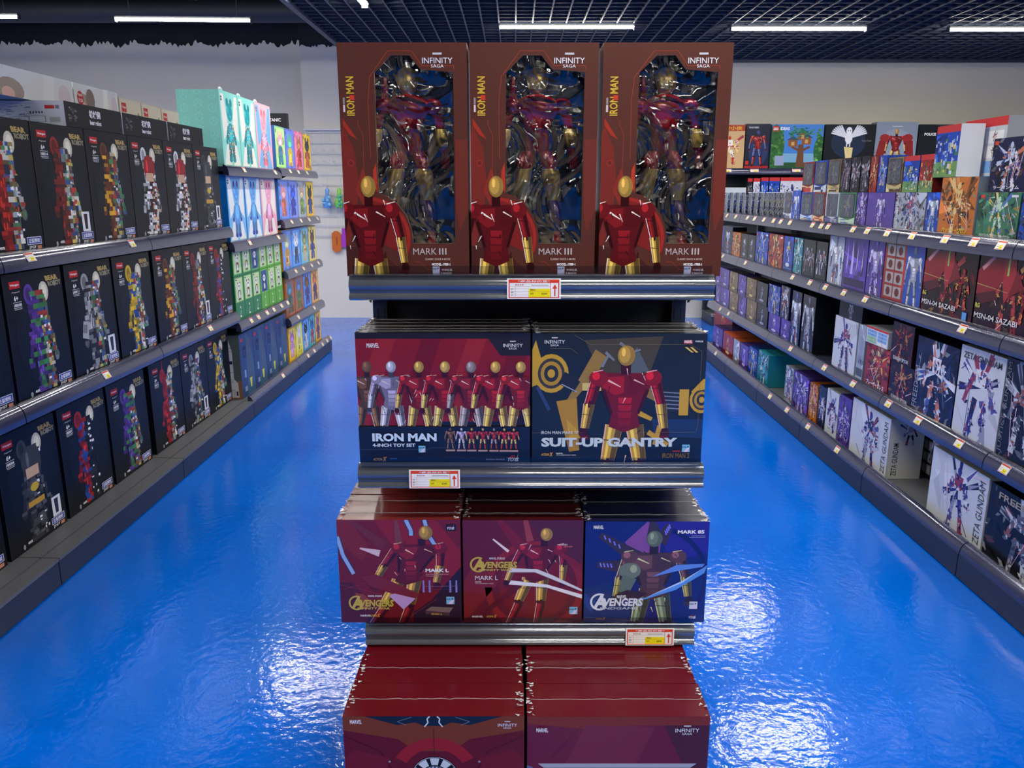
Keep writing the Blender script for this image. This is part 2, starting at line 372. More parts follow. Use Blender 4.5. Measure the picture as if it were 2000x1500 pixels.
# ------------------------------------------------------------------ the room
def floor_material():
    m = bpy.data.materials.new('blue_epoxy_floor'); m.use_nodes = True; nt = m.node_tree; b = nt.nodes['Principled BSDF']; N = nt.nodes.new; L = nt.links.new
    tc = N('ShaderNodeTexCoord')
    n = N('ShaderNodeTexNoise'); n.inputs['Scale'].default_value = .9; n.inputs['Detail'].default_value = 6; L(tc.outputs['Object'], n.inputs['Vector'])
    r = N('ShaderNodeValToRGB'); L(n.outputs['Fac'], r.inputs['Fac'])
    r.color_ramp.elements[0].position = .3; r.color_ramp.elements[0].color = lin((0, 90, 204))+(1,)
    r.color_ramp.elements[1].position = .75; r.color_ramp.elements[1].color = lin((0, 111, 232))+(1,)
    # pale scuffs with a shape of their own
    mp = N('ShaderNodeMapping'); mp.inputs['Scale'].default_value = (14, 3.5, 1); mp.inputs['Rotation'].default_value = (0, 0, .5); L(tc.outputs['Object'], mp.inputs['Vector'])
    n2 = N('ShaderNodeTexNoise'); n2.inputs['Scale'].default_value = 1.6; n2.inputs['Detail'].default_value = 3; L(mp.outputs[0], n2.inputs['Vector'])
    r2 = N('ShaderNodeValToRGB'); r2.color_ramp.elements[0].position = .735; r2.color_ramp.elements[1].position = .8
    r2.color_ramp.elements[1].color = (.35, .35, .35, 1); L(n2.outputs['Fac'], r2.inputs['Fac'])
    mx = N('ShaderNodeMix'); mx.data_type = 'RGBA'; L(r2.outputs['Color'], mx.inputs['Factor']); L(r.outputs['Color'], mx.inputs['A']); mx.inputs['B'].default_value = lin((150, 165, 200))+(1,)
    L(mx.outputs['Result'], b.inputs['Base Color'])
    r3 = N('ShaderNodeMapRange'); r3.inputs['To Min'].default_value = .05; r3.inputs['To Max'].default_value = .16; L(n.outputs['Fac'], r3.inputs['Value']); L(r3.outputs[0], b.inputs['Roughness'])
    n3 = N('ShaderNodeTexNoise'); n3.inputs['Scale'].default_value = 30; n3.inputs['Detail'].default_value = 3; L(tc.outputs['Object'], n3.inputs['Vector'])
    bp = N('ShaderNodeBump'); bp.inputs['Strength'].default_value = .27; bp.inputs['Distance'].default_value = .006; L(n3.outputs['Fac'], bp.inputs['Height']); L(bp.outputs[0], b.inputs['Normal'])
    b.inputs['Specular IOR Level'].default_value = .5
    return m
M_WALL = mat('white_wall_paint', (221, 217, 207), .8, noise=.03, nscale=3)
M_DARK = mat('black_ceiling_paint', (20, 24, 34), .85, noise=.3, nscale=5)
M_GRID = mat('black_ceiling_grid', (62, 70, 88), .5, .2)
b = MB(); b.box(-6.5, 6.5, -7, 10.2, -.1, 0); tag(b.build('floor', floor_material()), kind='structure')
b = MB(); b.box(-6.5, 6.5, -7, 10.2, 3.75, 3.85)
tag(b.build('ceiling', M_DARK), kind='structure')
b = MB(); b.box(-2.44, 6.5, 9.75, 10.2, 0, 3.75, (205, 210, 216)); tag(b.build('wall_back', M_WALL), kind='structure')
b = MB(); b.box(-6.5, -2.44, 10.1, 10.2, 0, 3.75); tag(b.build('wall_back_recess', M_DARK), kind='structure')
rng = random.Random(3)
b = MB()
def ragged(x0, x1, y, z, n):
    pts = [(x0+(x1-x0)*i/n, y, z+rng.uniform(-.03, .03)+.02*math.sin(i*.35)) for i in range(n+1)]
    for p, q in zip(pts, pts[1:]): b.poly([(p[0], y, 0), (q[0], y, 0), q, p])
ragged(-6.5, -2.44, 10.09, 3.2, 190)
tag(b.build('wall_back_paint', M_WALL), kind='structure')
b = MB()
pts = [(-2.44+.66*i/40, 9.742, 3.12+rng.uniform(-.02, .02)) for i in range(41)]
for p, q in zip(pts, pts[1:]): b.poly([p, q, (q[0], q[1], 3.75), (p[0], p[1], 3.75)])
tag(b.build('trim_1', M_DARK), kind='structure')
b = MB(); b.box(-6.6, -6.5, -7, 10.2, 0, 3.75); tag(b.build('wall_left', M_WALL), kind='structure')
b = MB(); b.box(6.5, 6.6, -7, 10.2, 0, 3.75); tag(b.build('wall_right', M_WALL), kind='structure')
b = MB(); b.box(-6.5, 6.5, -7.1, -7, 0, 3.75); tag(b.build('wall_front', mat('grey_wall_paint', (84, 88, 96), .8)), kind='structure')
# open-cell grid ceiling over the right part of the shop
b = MB(); x = -1.78
while x < 6.45: b.box(x-.006, x+.006, -3.9, 9.74, 2.965, 3.005); x += .15
y = -3.9
while y < 9.74: b.box(-1.78, 6.45, y-.004, y+.004, 2.97, 3.0); y += .137
b.box(-1.82, -1.77, -3.9, 9.74, 2.95, 3.08); b.box(-1.8, 6.45, 9.69, 9.74, 2.94, 3.01)
tag(b.build('ceiling_grid', M_GRID), kind='structure')
# beams and ducts in the open void on the left
b = MB(); b.box(-6.4, -1.9, 8.3, 8.7, 3.42, 3.75); b.box(-6.4, -1.9, 6.2, 6.5, 3.5, 3.75); tag(b.build('trim_2', mat('dark_beam', (38, 42, 54), .8)), kind='structure')
b = MB(); b.tube((-6.4, 9.3, 3.4), (-1.9, 9.3, 3.4), .12, 14); tag(b.build('air_duct', mat('dark_duct', (42, 46, 58), .6), smooth=True), 'dark round air duct in the black void over left wall', 'duct')
b = MB()
for i in range(14):
    a0 = i/14*math.pi; a1 = (i+1)/14*math.pi
    b.tube((-2.9+.3*math.cos(a0), 7.9, 3.72-.5*math.sin(a0)), (-2.9+.3*math.cos(a1), 7.9, 3.72-.5*math.sin(a1)), .018, 6)
tag(b.build('hanging_cable', mat('grey_cable', (90, 95, 105), .6)), 'grey cable loop hanging in dark ceiling void at left', 'cable')

# ------------------------------------------------------------------ tube lights
M_TUBE = mat('lit_tube', (255, 247, 232), emit=TUBE)
M_HOUS = mat('lamp_housing', (70, 74, 80), .4, .3)
LAMPS = {}
def tube_light(x, y, z, L=1.2, rz=0., tilt=0.):
    e = empty('ceiling_light', (x, y, z), rz); e.rotation_euler = (0, tilt, rz)
    b = MB(); n = 8; prof = [(.03*math.cos(math.pi+math.pi*i/n), .02*math.sin(math.pi+math.pi*i/n)) for i in range(n+1)]
    b.extrude_x(prof, -L/2, L/2); b.build('diffuser', M_TUBE, e)
    b = MB(); b.box(-L/2, L/2, -.02, .02, .001, .018); b.box(-L/2-.008, -L/2-.001, -.026, .026, -.03, .02); b.box(L/2+.001, L/2+.008, -.026, .026, -.03, .02); b.build('housing', M_HOUS, e)
    b = MB()
    for s in (-.4, .4): b.tube((s*L, 0, .015), (s*L, 0, 3.75-z), .003, 5)
    b.build('suspension_wire', M_HOUS, e)
    ld = LAMPS.get(L)
    if ld is None:
        ld = bpy.data.lights.new('lamp', 'AREA'); ld.shape = 'RECTANGLE'; ld.size = L; ld.size_y = .055; ld.energy = LAMP_W; ld.spread = R(165); ld.color = (1, .965, .91); LAMPS[L] = ld
    lo = bpy.data.objects.new('lamp', ld); COL.objects.link(lo); lo.parent = e; lo.location = (0, 0, -.023)
    return e
tubes = [(-5.02, 7.7, 3.03, .0, 'tube light cut by the left picture edge over bear shelves'), (-2.95, 7.7, 3.005, .01, 'tube light in the black void above the far left shelves'),
         (.475, 7.7, 2.945, 0, 'tube light above the middle red window box'), (2.55, 7.7, 2.93, 0, 'tube light right of the red window boxes'),
         (4.5, 7.7, 2.925, 0, 'tube light at the right picture edge over back wall')]
for (x, y, z, tl, lb) in tubes: tag(tube_light(x, y, z, tilt=tl), 'long white '+lb, 'light', 'tube lights in the row before the back wall')
t = tag(tube_light(-1.17, 6.2, 2.94, rz=R(90)), 'white tube light at top picture edge, only its end in view', 'light')
for y in (5.77, 3.4, 1.2, -1.0, -2.9):
    for x in (-4.9, -2.7, .6, 2.35, 4.5):
        if y == 5.77 and x == -2.7: tag(tube_light(-1.95, 6.7, 3.0), 'tube light outside the picture, just left of the grid ceiling edge', 'light', 'tube lights nearer than the picture shows'); continue
        if abs(x) < 1 and y in (3.4,): x = .35
        tag(tube_light(x, y, 2.93 if x > -1.7 else 3.0), f'tube light outside the picture, {dict(zip((-4.9, -2.7, .6, .35, 2.35, 4.5), ("far left", "left", "middle", "middle", "right", "far right")))[x]} {dict(zip((5.77, 3.4, 1.2, -1.0, -2.9), ("row nearest the visible one", "row ahead of the camera", "row above the camera", "row behind the camera", "rearmost row")))[y]}', 'light', 'tube lights nearer than the picture shows')

# ------------------------------------------------------------------ gondola shelving
RAILP = [(0, -.05)]+[(-.036*math.sin(R(a))**.9, .012-.062*(1-math.cos(R(a)))*.92) for a in range(102, -1, -8)]+[(0, .013)]
def gondola(side, t0, t1, shelves, label, base_rail, top, kick=.105, Xk=1.77, deck=.118, depth=.5, group=None, shelf_y=.08, railm=None):
    Lx = t1-t0; mid = (t0+t1)/2
    e = empty('gondola_shelving', ({'L': -Xk, 'R': Xk}.get(side, mid) if side != 'C' else mid, mid if side != 'C' else Xk, 0), PL[side])
    tag(e, label, 'shelving', group); g = .003; h = Lx/2-g; railm = railm or M_RAIL
    b = MB(); b.box(-h, h, .0, depth, .005, kick-.004); b.box(-h, h, .01, depth, 0, .01); b.build('base_plinth', M_METAL, e)
    b = MB()
    if base_rail: b.box(-h, h, .04, depth, kick, deck)
    else: b.box(-h, h, -.004, .062, kick, deck); b.box(-h, h, .068, depth, kick, deck+.002)
    s = b.build('base_deck', M_DECK, e)
    if base_rail:
        b = MB(); b.extrude_x([(y+.038, z+deck+.02) for y, z in RAILP], -h, h); b.build('price_rail', railm, s, smooth=True)
    b = MB(); b.box(-h, h, depth+.002, depth+.02, kick, top); b.build('back_panel', M_PANEL, e)
    for sx in (-1, 1):
        b = MB(); x0 = sx*(h-.03); b.box(min(x0, sx*h), max(x0, sx*h), depth-.04, depth, deck+.004, top)
        b.build('upright', M_METAL, e)
    for z in shelves:
        b = MB(); b.box(-h, h, shelf_y, depth-.045, z-.03, z); sh = b.build('shelf', M_METAL, e)
        for sx in (-1, 1):
            b = MB(); x = sx*(h-.0005)
            for xx in (x, x-sx*.002): b.poly([(xx, depth-.18, z-.03), (xx, depth-.045, z-.09), (xx, depth-.045, z-.03)])
            b.build('bracket', M_METAL, sh)
        b = MB(); b.extrude_x([(y+shelf_y, z+zz) for y, zz in RAILP], -h, h); b.build('price_rail', railm, sh, smooth=True)
    return e
LA = [1.275, .72]
for i, (a, c) in enumerate(((1.66, 2.86), (2.86, 4.06), (4.06, 5.26))):
    gondola('L', a, c, LA, ['nearest left aisle shelving bay, black robot boxes', 'second left aisle shelving bay full of black robot boxes', 'third left aisle shelving bay, black robot boxes beside teal ones'][i], False, 1.5)
gondola('L', 5.26, 6.46, [1.66, 1.175, .648], 'left aisle shelving bay with teal, blue and green bear boxes', True, 1.75)
gondola('L', 6.46, 7.66, [1.68, 1.277, .872, .487], 'farthest left aisle shelving bay with small colourful mascot boxes', True, 1.75)
RS = [1.32, .975, .515]
rb = [1.127, 2.03, 2.933, 3.836, 4.74, 5.64, 6.545, 7.45]
for i in range(7):
    gondola('R', rb[i], rb[i+1], RS, ['nearest', 'second', 'third', 'fourth', 'fifth', 'sixth', 'farthest'][i]+' shelving bay of the right aisle, dark blue with price rails', True, 1.34)
for i in range(4):
    a = 2.28+i*.9
    gondola('C', a, a+.9, [1.75, 1.38, .95, .5], ['leftmost', 'second from left', 'third from left', 'rightmost'][i]+' dark shelving bay against the back wall', True, 1.78, Xk=9.12, depth=.5)

# ------------------------------------------------------------------ central display rack
CX = .045
rack = tag(empty('display_rack', (CX, 1.96, 0)), 'free-standing dark display rack holding red collector boxes in the middle', 'rack')
b = MB(); b.box(-.45, .45, -.36, .39, 0, .045); b.build('base_plinth', M_METAL, rack)
b = MB(); b.box(-.44, .44, .35, .37, .046, 1.45); b.build('back_panel', M_PANEL, rack)
for sx in (-1, 1):
    b = MB(); x0, x1 = sorted((sx*.445, sx*.405)); b.box(x0, x1, .3, .345, .046, 1.45)
    for k in range(26): b.box(x0+.008, x0+.014, .2985, .2998, .1+k*.05, .13+k*.05); b.box(x0+.026, x0+.032, .2985, .2998, .1+k*.05, .13+k*.05)
    b.build('upright', M_METAL, rack)
RAILC = [(0, -.056), (-.024, -.055), (-.033, -.051), (-.034, -.046), (-.030, -.041), (-.024, -.037)]+[(-.022-.010*math.sin(R(a)), -.036+.036*a/180) for a in range(10, 180, 14)]+[(-.018, .005), (-.01, .008), (0, .008)]
for z in (1.295, .802, .345):
    b = MB(); b.box(-.449, .449, .035, .29, z-.03, z); sh = b.build('shelf', M_METAL, rack)
    for sx in (-1, 1):
        b = MB(); xs = (sx*.446, sx*.449)
        for x in xs: b.poly([(x, .12, z-.03), (x, .29, z-(.045 if z < .4 else .1)), (x, .29, z-.03)])
        b.build('bracket', M_METAL, sh)
    b = MB(); b.extrude_x([(y+.034, z+zz) for y, zz in RAILC], -.45, .45); b.build('price_rail', M_RAILC, sh, smooth=True)
    b = MB(); b.box(-.44, .44, .004, .006, z+.004, z+.03); b.build('clear_lip', M_LIP, sh)

# ---- writing shared by several cartons
W_ = (238, 238, 240); GOLD = (205, 165, 70)
def infinity(a, x, y, w, col=W_):
    a.rect(x+w*.35, y+w*.27, x+w*.65, y+w*.33, shade(col, .85)); a.text('THE', x+w*.5, y+w*.215, w*.035, (150, 70, 55), al='c')
    a.text('INFINITY', x+w/2, y, w*.175, col, w=w, al='c', bold=0); a.text('SAGA', x+w/2, y-w*.13, w*.1, col, w=w*.42, al='c', bold=0)
def marvel(a, x, y, w, col=W_): a.text('MARVEL', x, y, w*.38, col, w=w, bold=.02)
def sticker(a, x, y, s, c=(120, 190, 225)):
    a.up(3); a.rect(x, y, x+s, y+s, c); a.up(); a.rect(x, y+s*.55, x+s*.6, y+s*.75, shade(c, .8)); a.poly([(x+s*.2, y), (x+s*.7, y), (x+s, y+s*.6), (x+s*.6, y+s*.5)], (225, 200, 235)); a.ell(x+s*.75, y+s*.72, s*.1, s*.1, (30, 30, 40), 8); a.text('中动', x+s*.08, y+s*.6, s*.2, (40, 80, 160))
def toys(a, x, y, w):
    a.text('ZD', x+w*.15, y+w*.34, w*.2, (190, 40, 50), w=w*.5, shear=.3); a.text('TOYS', x, y, w*.34, W_, w=w, shear=.3, bold=.03); a.poly([(x+w*.7, y), (x+w*.75, y), (x+w*.95, y+w*.75)], W_)
def actionx(a, x, y, w):
    a.text('ACTION', x, y, w*.2, GOLD, w=w*.68, shear=.3, bold=.03); a.text('X', x+w*.68, y-w*.05, w*.34, (215, 150, 60), w=w*.32, shear=.3, bold=.04)

# ---- three tall window cartons on the top shelf
WIN = [(.416, .948), (.557, .948), (.641, .891), (.893, .88), (.889, .148), (.547, .148), (.538, .209), (.497, .276), (.425, .326), (.349, .357), (.284, .370), (.279, .461), (.282, .878)]
def ring_front(b, W, H, hole, col):
    outer = [Vector((0, 0, 0)), Vector((W, 0, 0)), Vector((W, H, 0)), Vector((0, H, 0))]
    inner = [Vector((x*W, y*H, 0)) for x, y in hole]
    tris = tessellate_polygon([outer, inner]); P = outer+inner
    for t in tris:
        q = [P[i] for i in t]
        ar = (q[1].x-q[0].x)*(q[2].y-q[0].y)-(q[2].x-q[0].x)*(q[1].y-q[0].y)
        if ar < 0: q.reverse()
        b.poly([(p.x-W/2, 0, p.y) for p in q], col)
BRN = (88, 47, 38)
def tall_front(W, H, rng):
    a = Art(W, H)
    def P(pts): return [(x*W, y*H) for x, y in pts]
    # printed band along the left: redder panels
    for q, c in (([(0, .62), (.02, .66), (.1, .56), (.13, .4), (.07, .2), (0, .1)], (122, 44, 36)), ([(.02, .69), (.13, .6), (.07, .62), (.02, .66)], (165, 50, 36)), ([(.27, .5), (.275, .37), (.24, .41), (.245, .47)], (185, 58, 40)),
                 ([(.1, .38), (.16, .48), (.2, .42), (.17, .3)], (140, 48, 38)), ([(.9, .6), (1, .6), (1, .3), (.93, .2), (.9, .3)], (112, 48, 38)), ([(0, 0), (.5, 0), (.3, .1), (0, .14)], (74, 36, 32))): a.poly(P(q), c)
    a.up(); a.arc(.2*W, .17*H, .0, .33*W, -25, 90, (128, 36, 32), 20); a.up(); a.arc(.2*W, .17*H, .30*W, .325*W, -20, 88, (160, 44, 36), 20); a.arc(.2*W, .17*H, .24*W, .25*W, -20, 80, (150, 44, 36), 20)
    a.up(2); rc = (165, 66, 44)
    a.line(P([(.23, .52), (.225, .76), (.245, .86), (.39, .965), (.575, .965), (.655, .905), (.9, .905), (.9, .89)]), .0012, rc)
    a.line(P([(.17, .44), (.175, .62), (.14, .66), (.14, .68)]), .001, rc); a.line(P([(.17, .44), (.17, .4)]), .001, rc)
    for x, y in ((.07, .5), (.19, .43)): a.ell(x*W, y*H, .008, .008, (150, 50, 40), 12); a.up(); a.ell(x*W, y*H, .005, .005, (104, 40, 34), 12)
    a.line(P([(.55, .065), (.6, .065), (.66, .03), (.86, .03)]), .0008, rc)
    a.text('IRON MAN', .12*W, .70*H, .019, (215, 175, 60), w=.088, rot=90, bold=.02)
    a.rect(.03*W, .715*H, .045*W, .745*H, (220, 200, 200)); a.rect(.03*W, .748*H, .045*W, .775*H, (150, 140, 140))
    a.up(); a.rect(.085*W, .765*H, .12*W, .785*H, (205, 60, 40))
    infinity(a, .655*W, .915*H, .235*W)
    a.text('MARK', .545*W, .098*H, .0155, (196, 180, 176), w=.058, bold=.0)
    for k in range(3): a.rect(.755*W+k*.0075, .098*H, .755*W+k*.0075+.0035, .098*H+.0155, (196, 180, 176))
    a.text('CLASSIC ONCE A MORE', .64*W, .073*H, .005, (205, 180, 170), w=.205*W); a.text('MODEL-1988-1', .695*W, .048*H, .0062, W_, w=.15*W, bold=.03)
    a.text('中动玩具', .775*W, .023*H, .006, (225, 215, 215), w=.085*W); a.text('© MARVEL', .765*W, .009*H, .005, (225, 215, 215), w=.095*W)
    sticker(a, .70*W, .012*H, .0175, (200, 206, 220))
    fig_art(a, .2*W, -.30*H, .755*H, (112, 22, 26), (190, 150, 70), rng, hi=(250, 235, 215), wide=1.02)
    return a
def human(parent):
    "poseable armoured doll lying in the tray, plain smooth head"
    RED = (165, 20, 30); GLD = (215, 180, 90); DK = (52, 22, 34); PUR = (60, 34, 84)
    mm = mat('doll_red_lacquer', RED, .25, .3, coat=.8); mg = mat('doll_gold_lacquer', GLD, .3, .5, coat=.4); md = mat('doll_dark_joint', DK, .3, .4); mp = mat('doll_purple_sleeve', PUR, .25, .3, coat=.6)
    def lf(name, rings, m, p=parent, n=14):
        b = MB(); b.loft(rings, n); o = b.build(name, m, p, smooth=True); return o
    tor = lf('torso', [(0, 0, .245, .014, .012), (0, 0, .255, .026, .018), (0, 0, .275, .028, .02), (0, 0, .30, .024, .018), (0, 0, .325, .03, .021), (0, 0, .355, .044, .027), (0, 0, .378, .046, .026), (0, 0, .394, .032, .02), (0, 0, .402, .014, .013)], mm, n=18)
    b = MB(); b.loft([(0, -.02, .29, .010, .004), (0, -.022, .31, .014, .005), (0, -.021, .335, .012, .005)], 10); b.build('belly_plate', mm, tor, smooth=True)
    hd = lf('head', [(0, 0, .402, .010, .010), (0, -.002, .412, .017, .018), (0, -.003, .43, .022, .024), (0, 0, .448, .023, .025), (0, .002, .462, .018, .02), (0, .002, .469, .008, .01)], mg)
    for s in (-1, 1):
        a = lf('arm', [(s*.052, 0, .352, .010, .010), (s*.055, 0, .372, .018, .018), (s*.053, 0, .386, .015, .015), (s*.049, 0, .392, .006, .006)], mm)
        for nm, m_, r in (('upper_arm', mm, [(s*.066, 0, .315, .009, .009), (s*.06, 0, .35, .012, .012)]), ('forearm', mg, [(s*.072, -.004, .265, .009, .010), (s*.07, -.003, .29, .014, .014), (s*.067, -.002, .312, .012, .012)]), ('wrist', mm, [(s*.076, -.006, .243, .008, .008), (s*.073, -.005, .263, .011, .011)])): lf(nm, r, m_, a, 10)
        b = MB(); b.loft([(s*.077, -.008, .222, .008, .006), (s*.077, -.008, .236, .010, .007), (s*.076, -.007, .245, .007, .006)], 8)
        for k in range(4): b.tube((s*.077+(k-1.5)*.0042, -.009, .224), (s*.078+(k-1.5)*.0046, -.013, .206+abs(k-1.4)*.003), .0021, 5, r2=.0016)
        b.tube((s*.070, -.01, .236), (s*.066, -.014, .222), .0024, 5); b.build('hand', mm, a, smooth=False)
        l = lf('leg', [(s*.030, 0, .185, .013, .014), (s*.024, 0, .235, .019, .019), (s*.018, 0, .255, .014, .014)], mm)
        lf('thigh_plate', [(s*.034, -.003, .125, .010, .011), (s*.034, -.004, .15, .016, .017), (s*.030, -.003, .195, .019, .02), (s*.027, -.003, .208, .017, .018)], mg, l)
        lf('shin', [(s*.042, 0, .04, .010, .012), (s*.040, -.002, .075, .015, .017), (s*.037, -.002, .11, .014, .015), (s*.035, 0, .126, .010, .011)], mp if s > 0 else mm, l)
        b = MB(); b.loft([(s*.045, -.012, .008, .012, .022), (s*.045, -.01, .02, .012, .019), (s*.043, -.002, .042, .009, .01)], 12); b.build('foot', mm, l, smooth=True)
tallH, tallW, tallD = .544, .304, .115
def tall_box():
    e = empty('window_carton'); W, H, D = tallW, tallH, tallD; rng = random.Random(11)
    b = MB(); ring_front(b, W, H, WIN, BRN)
    b.box(-W/2, W/2, 0, D, 0, H, BRN, top=(90, 46, 38), side=(122, 64, 50), skip=('f',))
    n = len(WIN)
    for i in range(n):
        (x0, y0), (x1, y1) = WIN[i-1], WIN[i]
        b.poly([(x0*W-W/2, .0, y0*H), (x1*W-W/2, .0, y1*H), (x1*W-W/2, .005, y1*H), (x0*W-W/2, .005, y0*H)], (178, 160, 140))
    A = tall_front(W, H, rng)
    # keep print off the window opening
    xs = [p[0]*W for p in WIN]; keep = []
    from mathutils.geometry import intersect_point_tri_2d
    for it in A.items:
        cx = sum(p[0] for p in it[0])/len(it[0]); cy = sum(p[1] for p in it[0])/len(it[0])
        ins = False; m = len(WIN)
        for i in range(m):
            xa, ya = WIN[i-1][0]*W, WIN[i-1][1]*H; xb, yb = WIN[i][0]*W, WIN[i][1]*H
            if (ya > cy) != (yb > cy) and cx < xa+(cy-ya)/(yb-ya)*(xb-xa): ins = not ins
        if not ins: keep.append(it)
    A.items = keep
    b.art(A, -W/2, 0, 0, (1, 0, 0), (0, 0, 1), (0, -1, 0)); b.build('carton', M_CARD, e)
    b = MB(); b.box(.27*W-W/2, .91*W-W/2, .085, .09, .13*H, .96*H)
    for x0, x1, z0, z1, d in ((.3, .42, .74, .84, .076), (.66, .86, .72, .86, .076), (.3, .36, .4, .7, .076), (.76, .88, .38, .5, .076), (.72, .88, .17, .36, .070), (.3, .4, .45, .55, .078)):
        b.box(x0*W-W/2, x1*W-W/2, d, .086, z0*H, z1*H)
    b.build('tray', M_BLACK, e)
    b = MB(); sp = MB()
    cxh, czh = .8*W-W/2, .6*H
    cxh = .335*W-W/2
    for k in range(4): sp.tube((cxh-.006+k*.004, .045, .80*H), (cxh-.008+k*.0055, .042, .775*H-abs(k-1.5)*.002), .002, 6)
    sp.loft([(cxh, .05, .80*H, .008, .006), (cxh, .05, .82*H, .010, .007), (cxh, .05, .845*H, .008, .007), (cxh, .05, .87*H, .006, .006)], 10)
    sp.build('spare_hand', mat('doll_red_lacquer', (165, 20, 30), .25, .3, coat=.8), e, smooth=True)
    b = MB()
    nx, nz = 14, 30; rr = random.Random(5)
    x0, x1, z0, z1 = .272*W-W/2, .9*W-W/2, .14*H, .955*H
    def inside(x, y):
        ins = False
        for i in range(len(WIN)):
            xa, ya = WIN[i-1]; xb, yb = WIN[i]
            if (ya > y) != (yb > y) and x < xa+(y-ya)/(yb-ya)*(xb-xa): ins = not ins
        return ins
    inner = [Vector((x*W-W/2, y*H, 0)) for x, y in [(x+(.5-x)*-.015, y+(.55-y)*-.01) for x, y in WIN]]
    b.poly([(p.x, .0022, p.y) for p in inner][::-1]); b.build('window', M_FILM, e)
    return e
tb = tall_box()
tlab = ['leftmost', 'middle', 'rightmost']
for i, xc in enumerate((-.262, .0485, .363)):
    o = tb if i == 0 else copy_tree(tb)
    o.location = (xc, 2.0, 1.2965+(.006, .0, -.0)[i]*0); o.rotation_euler = (R((0, -.4, -.3)[i])*0, 0, R((.0, .4, -.3)[i]))
    tag(o, tlab[i]+' of the three tall dark red window cartons on the top shelf', 'box', 'tall window cartons on the top shelf')
d0 = empty('action_figure'); human(d0)
for i, xc in enumerate((-.262, .0485, .363)):
    o = d0 if i == 0 else copy_tree(d0)
    o.scale = (1.16, .9, .9); o.location = (xc-.152+.158+(0, .003, -.002)[i], 2.041, 1.2965+.072); o.rotation_euler = (0, 0, R((0, -4, 3)[i]))
    tag(o, 'red and gold armoured doll inside the '+tlab[i]+' tall window carton', 'action figure', 'armoured dolls in the window cartons')

# ---- wide cartons, second shelf
def creases(o, W, D, H, rng, both=True):
    b = MB(); x = -W/2+.01; y = D*.5; p = (x, y, H+.0012)
    while x < W/2-.012:
        x += rng.uniform(.01, .03); q = (min(x, W/2-.006), y+rng.uniform(-.002, .002), H+.0012); b.tube(p, q, .0005, 4, (215, 215, 220)); p = q
    for sx in ((-1, 1) if both else (1,)):
        for k in range(16):
            cx = sx*(W/2-.009)+rng.uniform(-.008, .008); cy = min(max(D*.5+rng.gauss(0, D*.25), .002), D-.002)
            r = rng.uniform(.003, .008); a0 = rng.uniform(0, 6.3)
            b.poly([(cx+r*math.cos(a0+t), cy+.6*r*math.sin(a0+t), H+.001+rng.uniform(0, .004)) for t in (0, 2., 4.2)], rng.choice(((225, 225, 228), (150, 150, 155), (90, 88, 92))))
    b.build('wrap_crease', mat('crumpled_wrap', (200, 200, 205), .2, coat=.5), o)
def wide_red(W, H):
    a = Art(W, H); rng = random.Random(2)
    P = lambda q: [(x*W, y*H) for x, y in q]
    a.rect(0, 0, W, H, (32, 26, 34)); a.up(); a.rect(0, .3*H, W, .955*H, (132, 22, 28)); a.up()
    for k in range(5):
        x = -.05+k*.26; a.poly(P([(x, .3), (x+.11, .3), (x+.28, .955), (x+.17, .955)]), ((150, 34, 36), (112, 16, 24))[k % 2])
    a.poly(P([(.42, .3), (.44, .33), (1, .33), (1, .3)]), (26, 30, 48))
    a.poly(P([(.76, .955), (.83, .83), (1, .83), (1, .955)]), (38, 30, 36)); a.poly(P([(.91, .3), (1, .55), (1, .3)]), (46, 24, 30))
    a.rect(0, 0, W, .29*H, (22, 26, 44)); a.up(); a.line(P([(0, .115), (.4, .115), (.42, .13), (.53, .13)]), .0008, (70, 76, 96)); a.line(P([(.0, .03), (1, .03)]), .0006, (60, 66, 90))
    cc = [((104, 72, 50), (120, 88, 58)), ((150, 140, 170), (190, 190, 210)), ((140, 28, 30), (196, 160, 80)), ((140, 24, 28), (205, 170, 90)), ((128, 32, 36), (150, 140, 140)), ((146, 24, 30), (205, 165, 80)), ((146, 30, 32), (200, 165, 85))]
    for k, x in enumerate((.06, .2, .36, .51, .66, .8, .945)):
        fig_art(a, x*W, .1*H, .7*H, cc[k][0], cc[k][1], rng, lean=.0)
        a.items = a.items
    a.up(2); a.rect(0, 0, W, .295*H, (22, 26, 44)); a.up(); a.line(P([(0, .115), (.4, .115), (.42, .13), (.53, .13)]), .0008, (70, 76, 96))
    for k, x in enumerate((.535, .6, .66, .725, .79, .85, .905)):
        fig_art(a, x*W, .118*H, .17*H, shade(cc[k][0], 1.2), cc[k][1], rng); a.rect((x-.028)*W, .104*H, (x+.026)*W, .117*H, (180, 150, 150))
    a.up(); marvel(a, .07*W, .895*H, .07*W); infinity(a, .845*W, .9*H, .11*W)
    a.text('IRON MAN', .08*W, .185*H, .064*H, (205, 225, 240), w=.375*W, bold=.045); a.text('4-INCH TOY SET', .08*W, .143*H, .026*H, (215, 225, 240), w=.25*W, bold=.03)
    actionx(a, .08*W, .035*H, .08*W); a.text('中动玩具', .18*W, .045*H, .012*H, (90, 150, 210)); toys(a, .87*W, .03*H, .065*W)
    a.text('4-INCH SCALE', .74*W, .04*H, .01*H, (170, 170, 180), w=.11*W); sticker(a, .348*W, .1*H, .018)
    return a
def gear(a, x, y, r, c=(205, 160, 35)):
    a.up(); a.ell(x, y, r, r*1.15, c, 20); a.up(); a.ell(x, y, r*.78, r*.9, (60, 56, 50), 20); a.up(); a.ell(x, y, r*.62, r*.72, shade(c, .9), 18); a.up(); a.ell(x, y, r*.42, r*.5, (44, 46, 48), 16); a.up(); a.ell(x, y, r*.22, r*.26, c, 12)
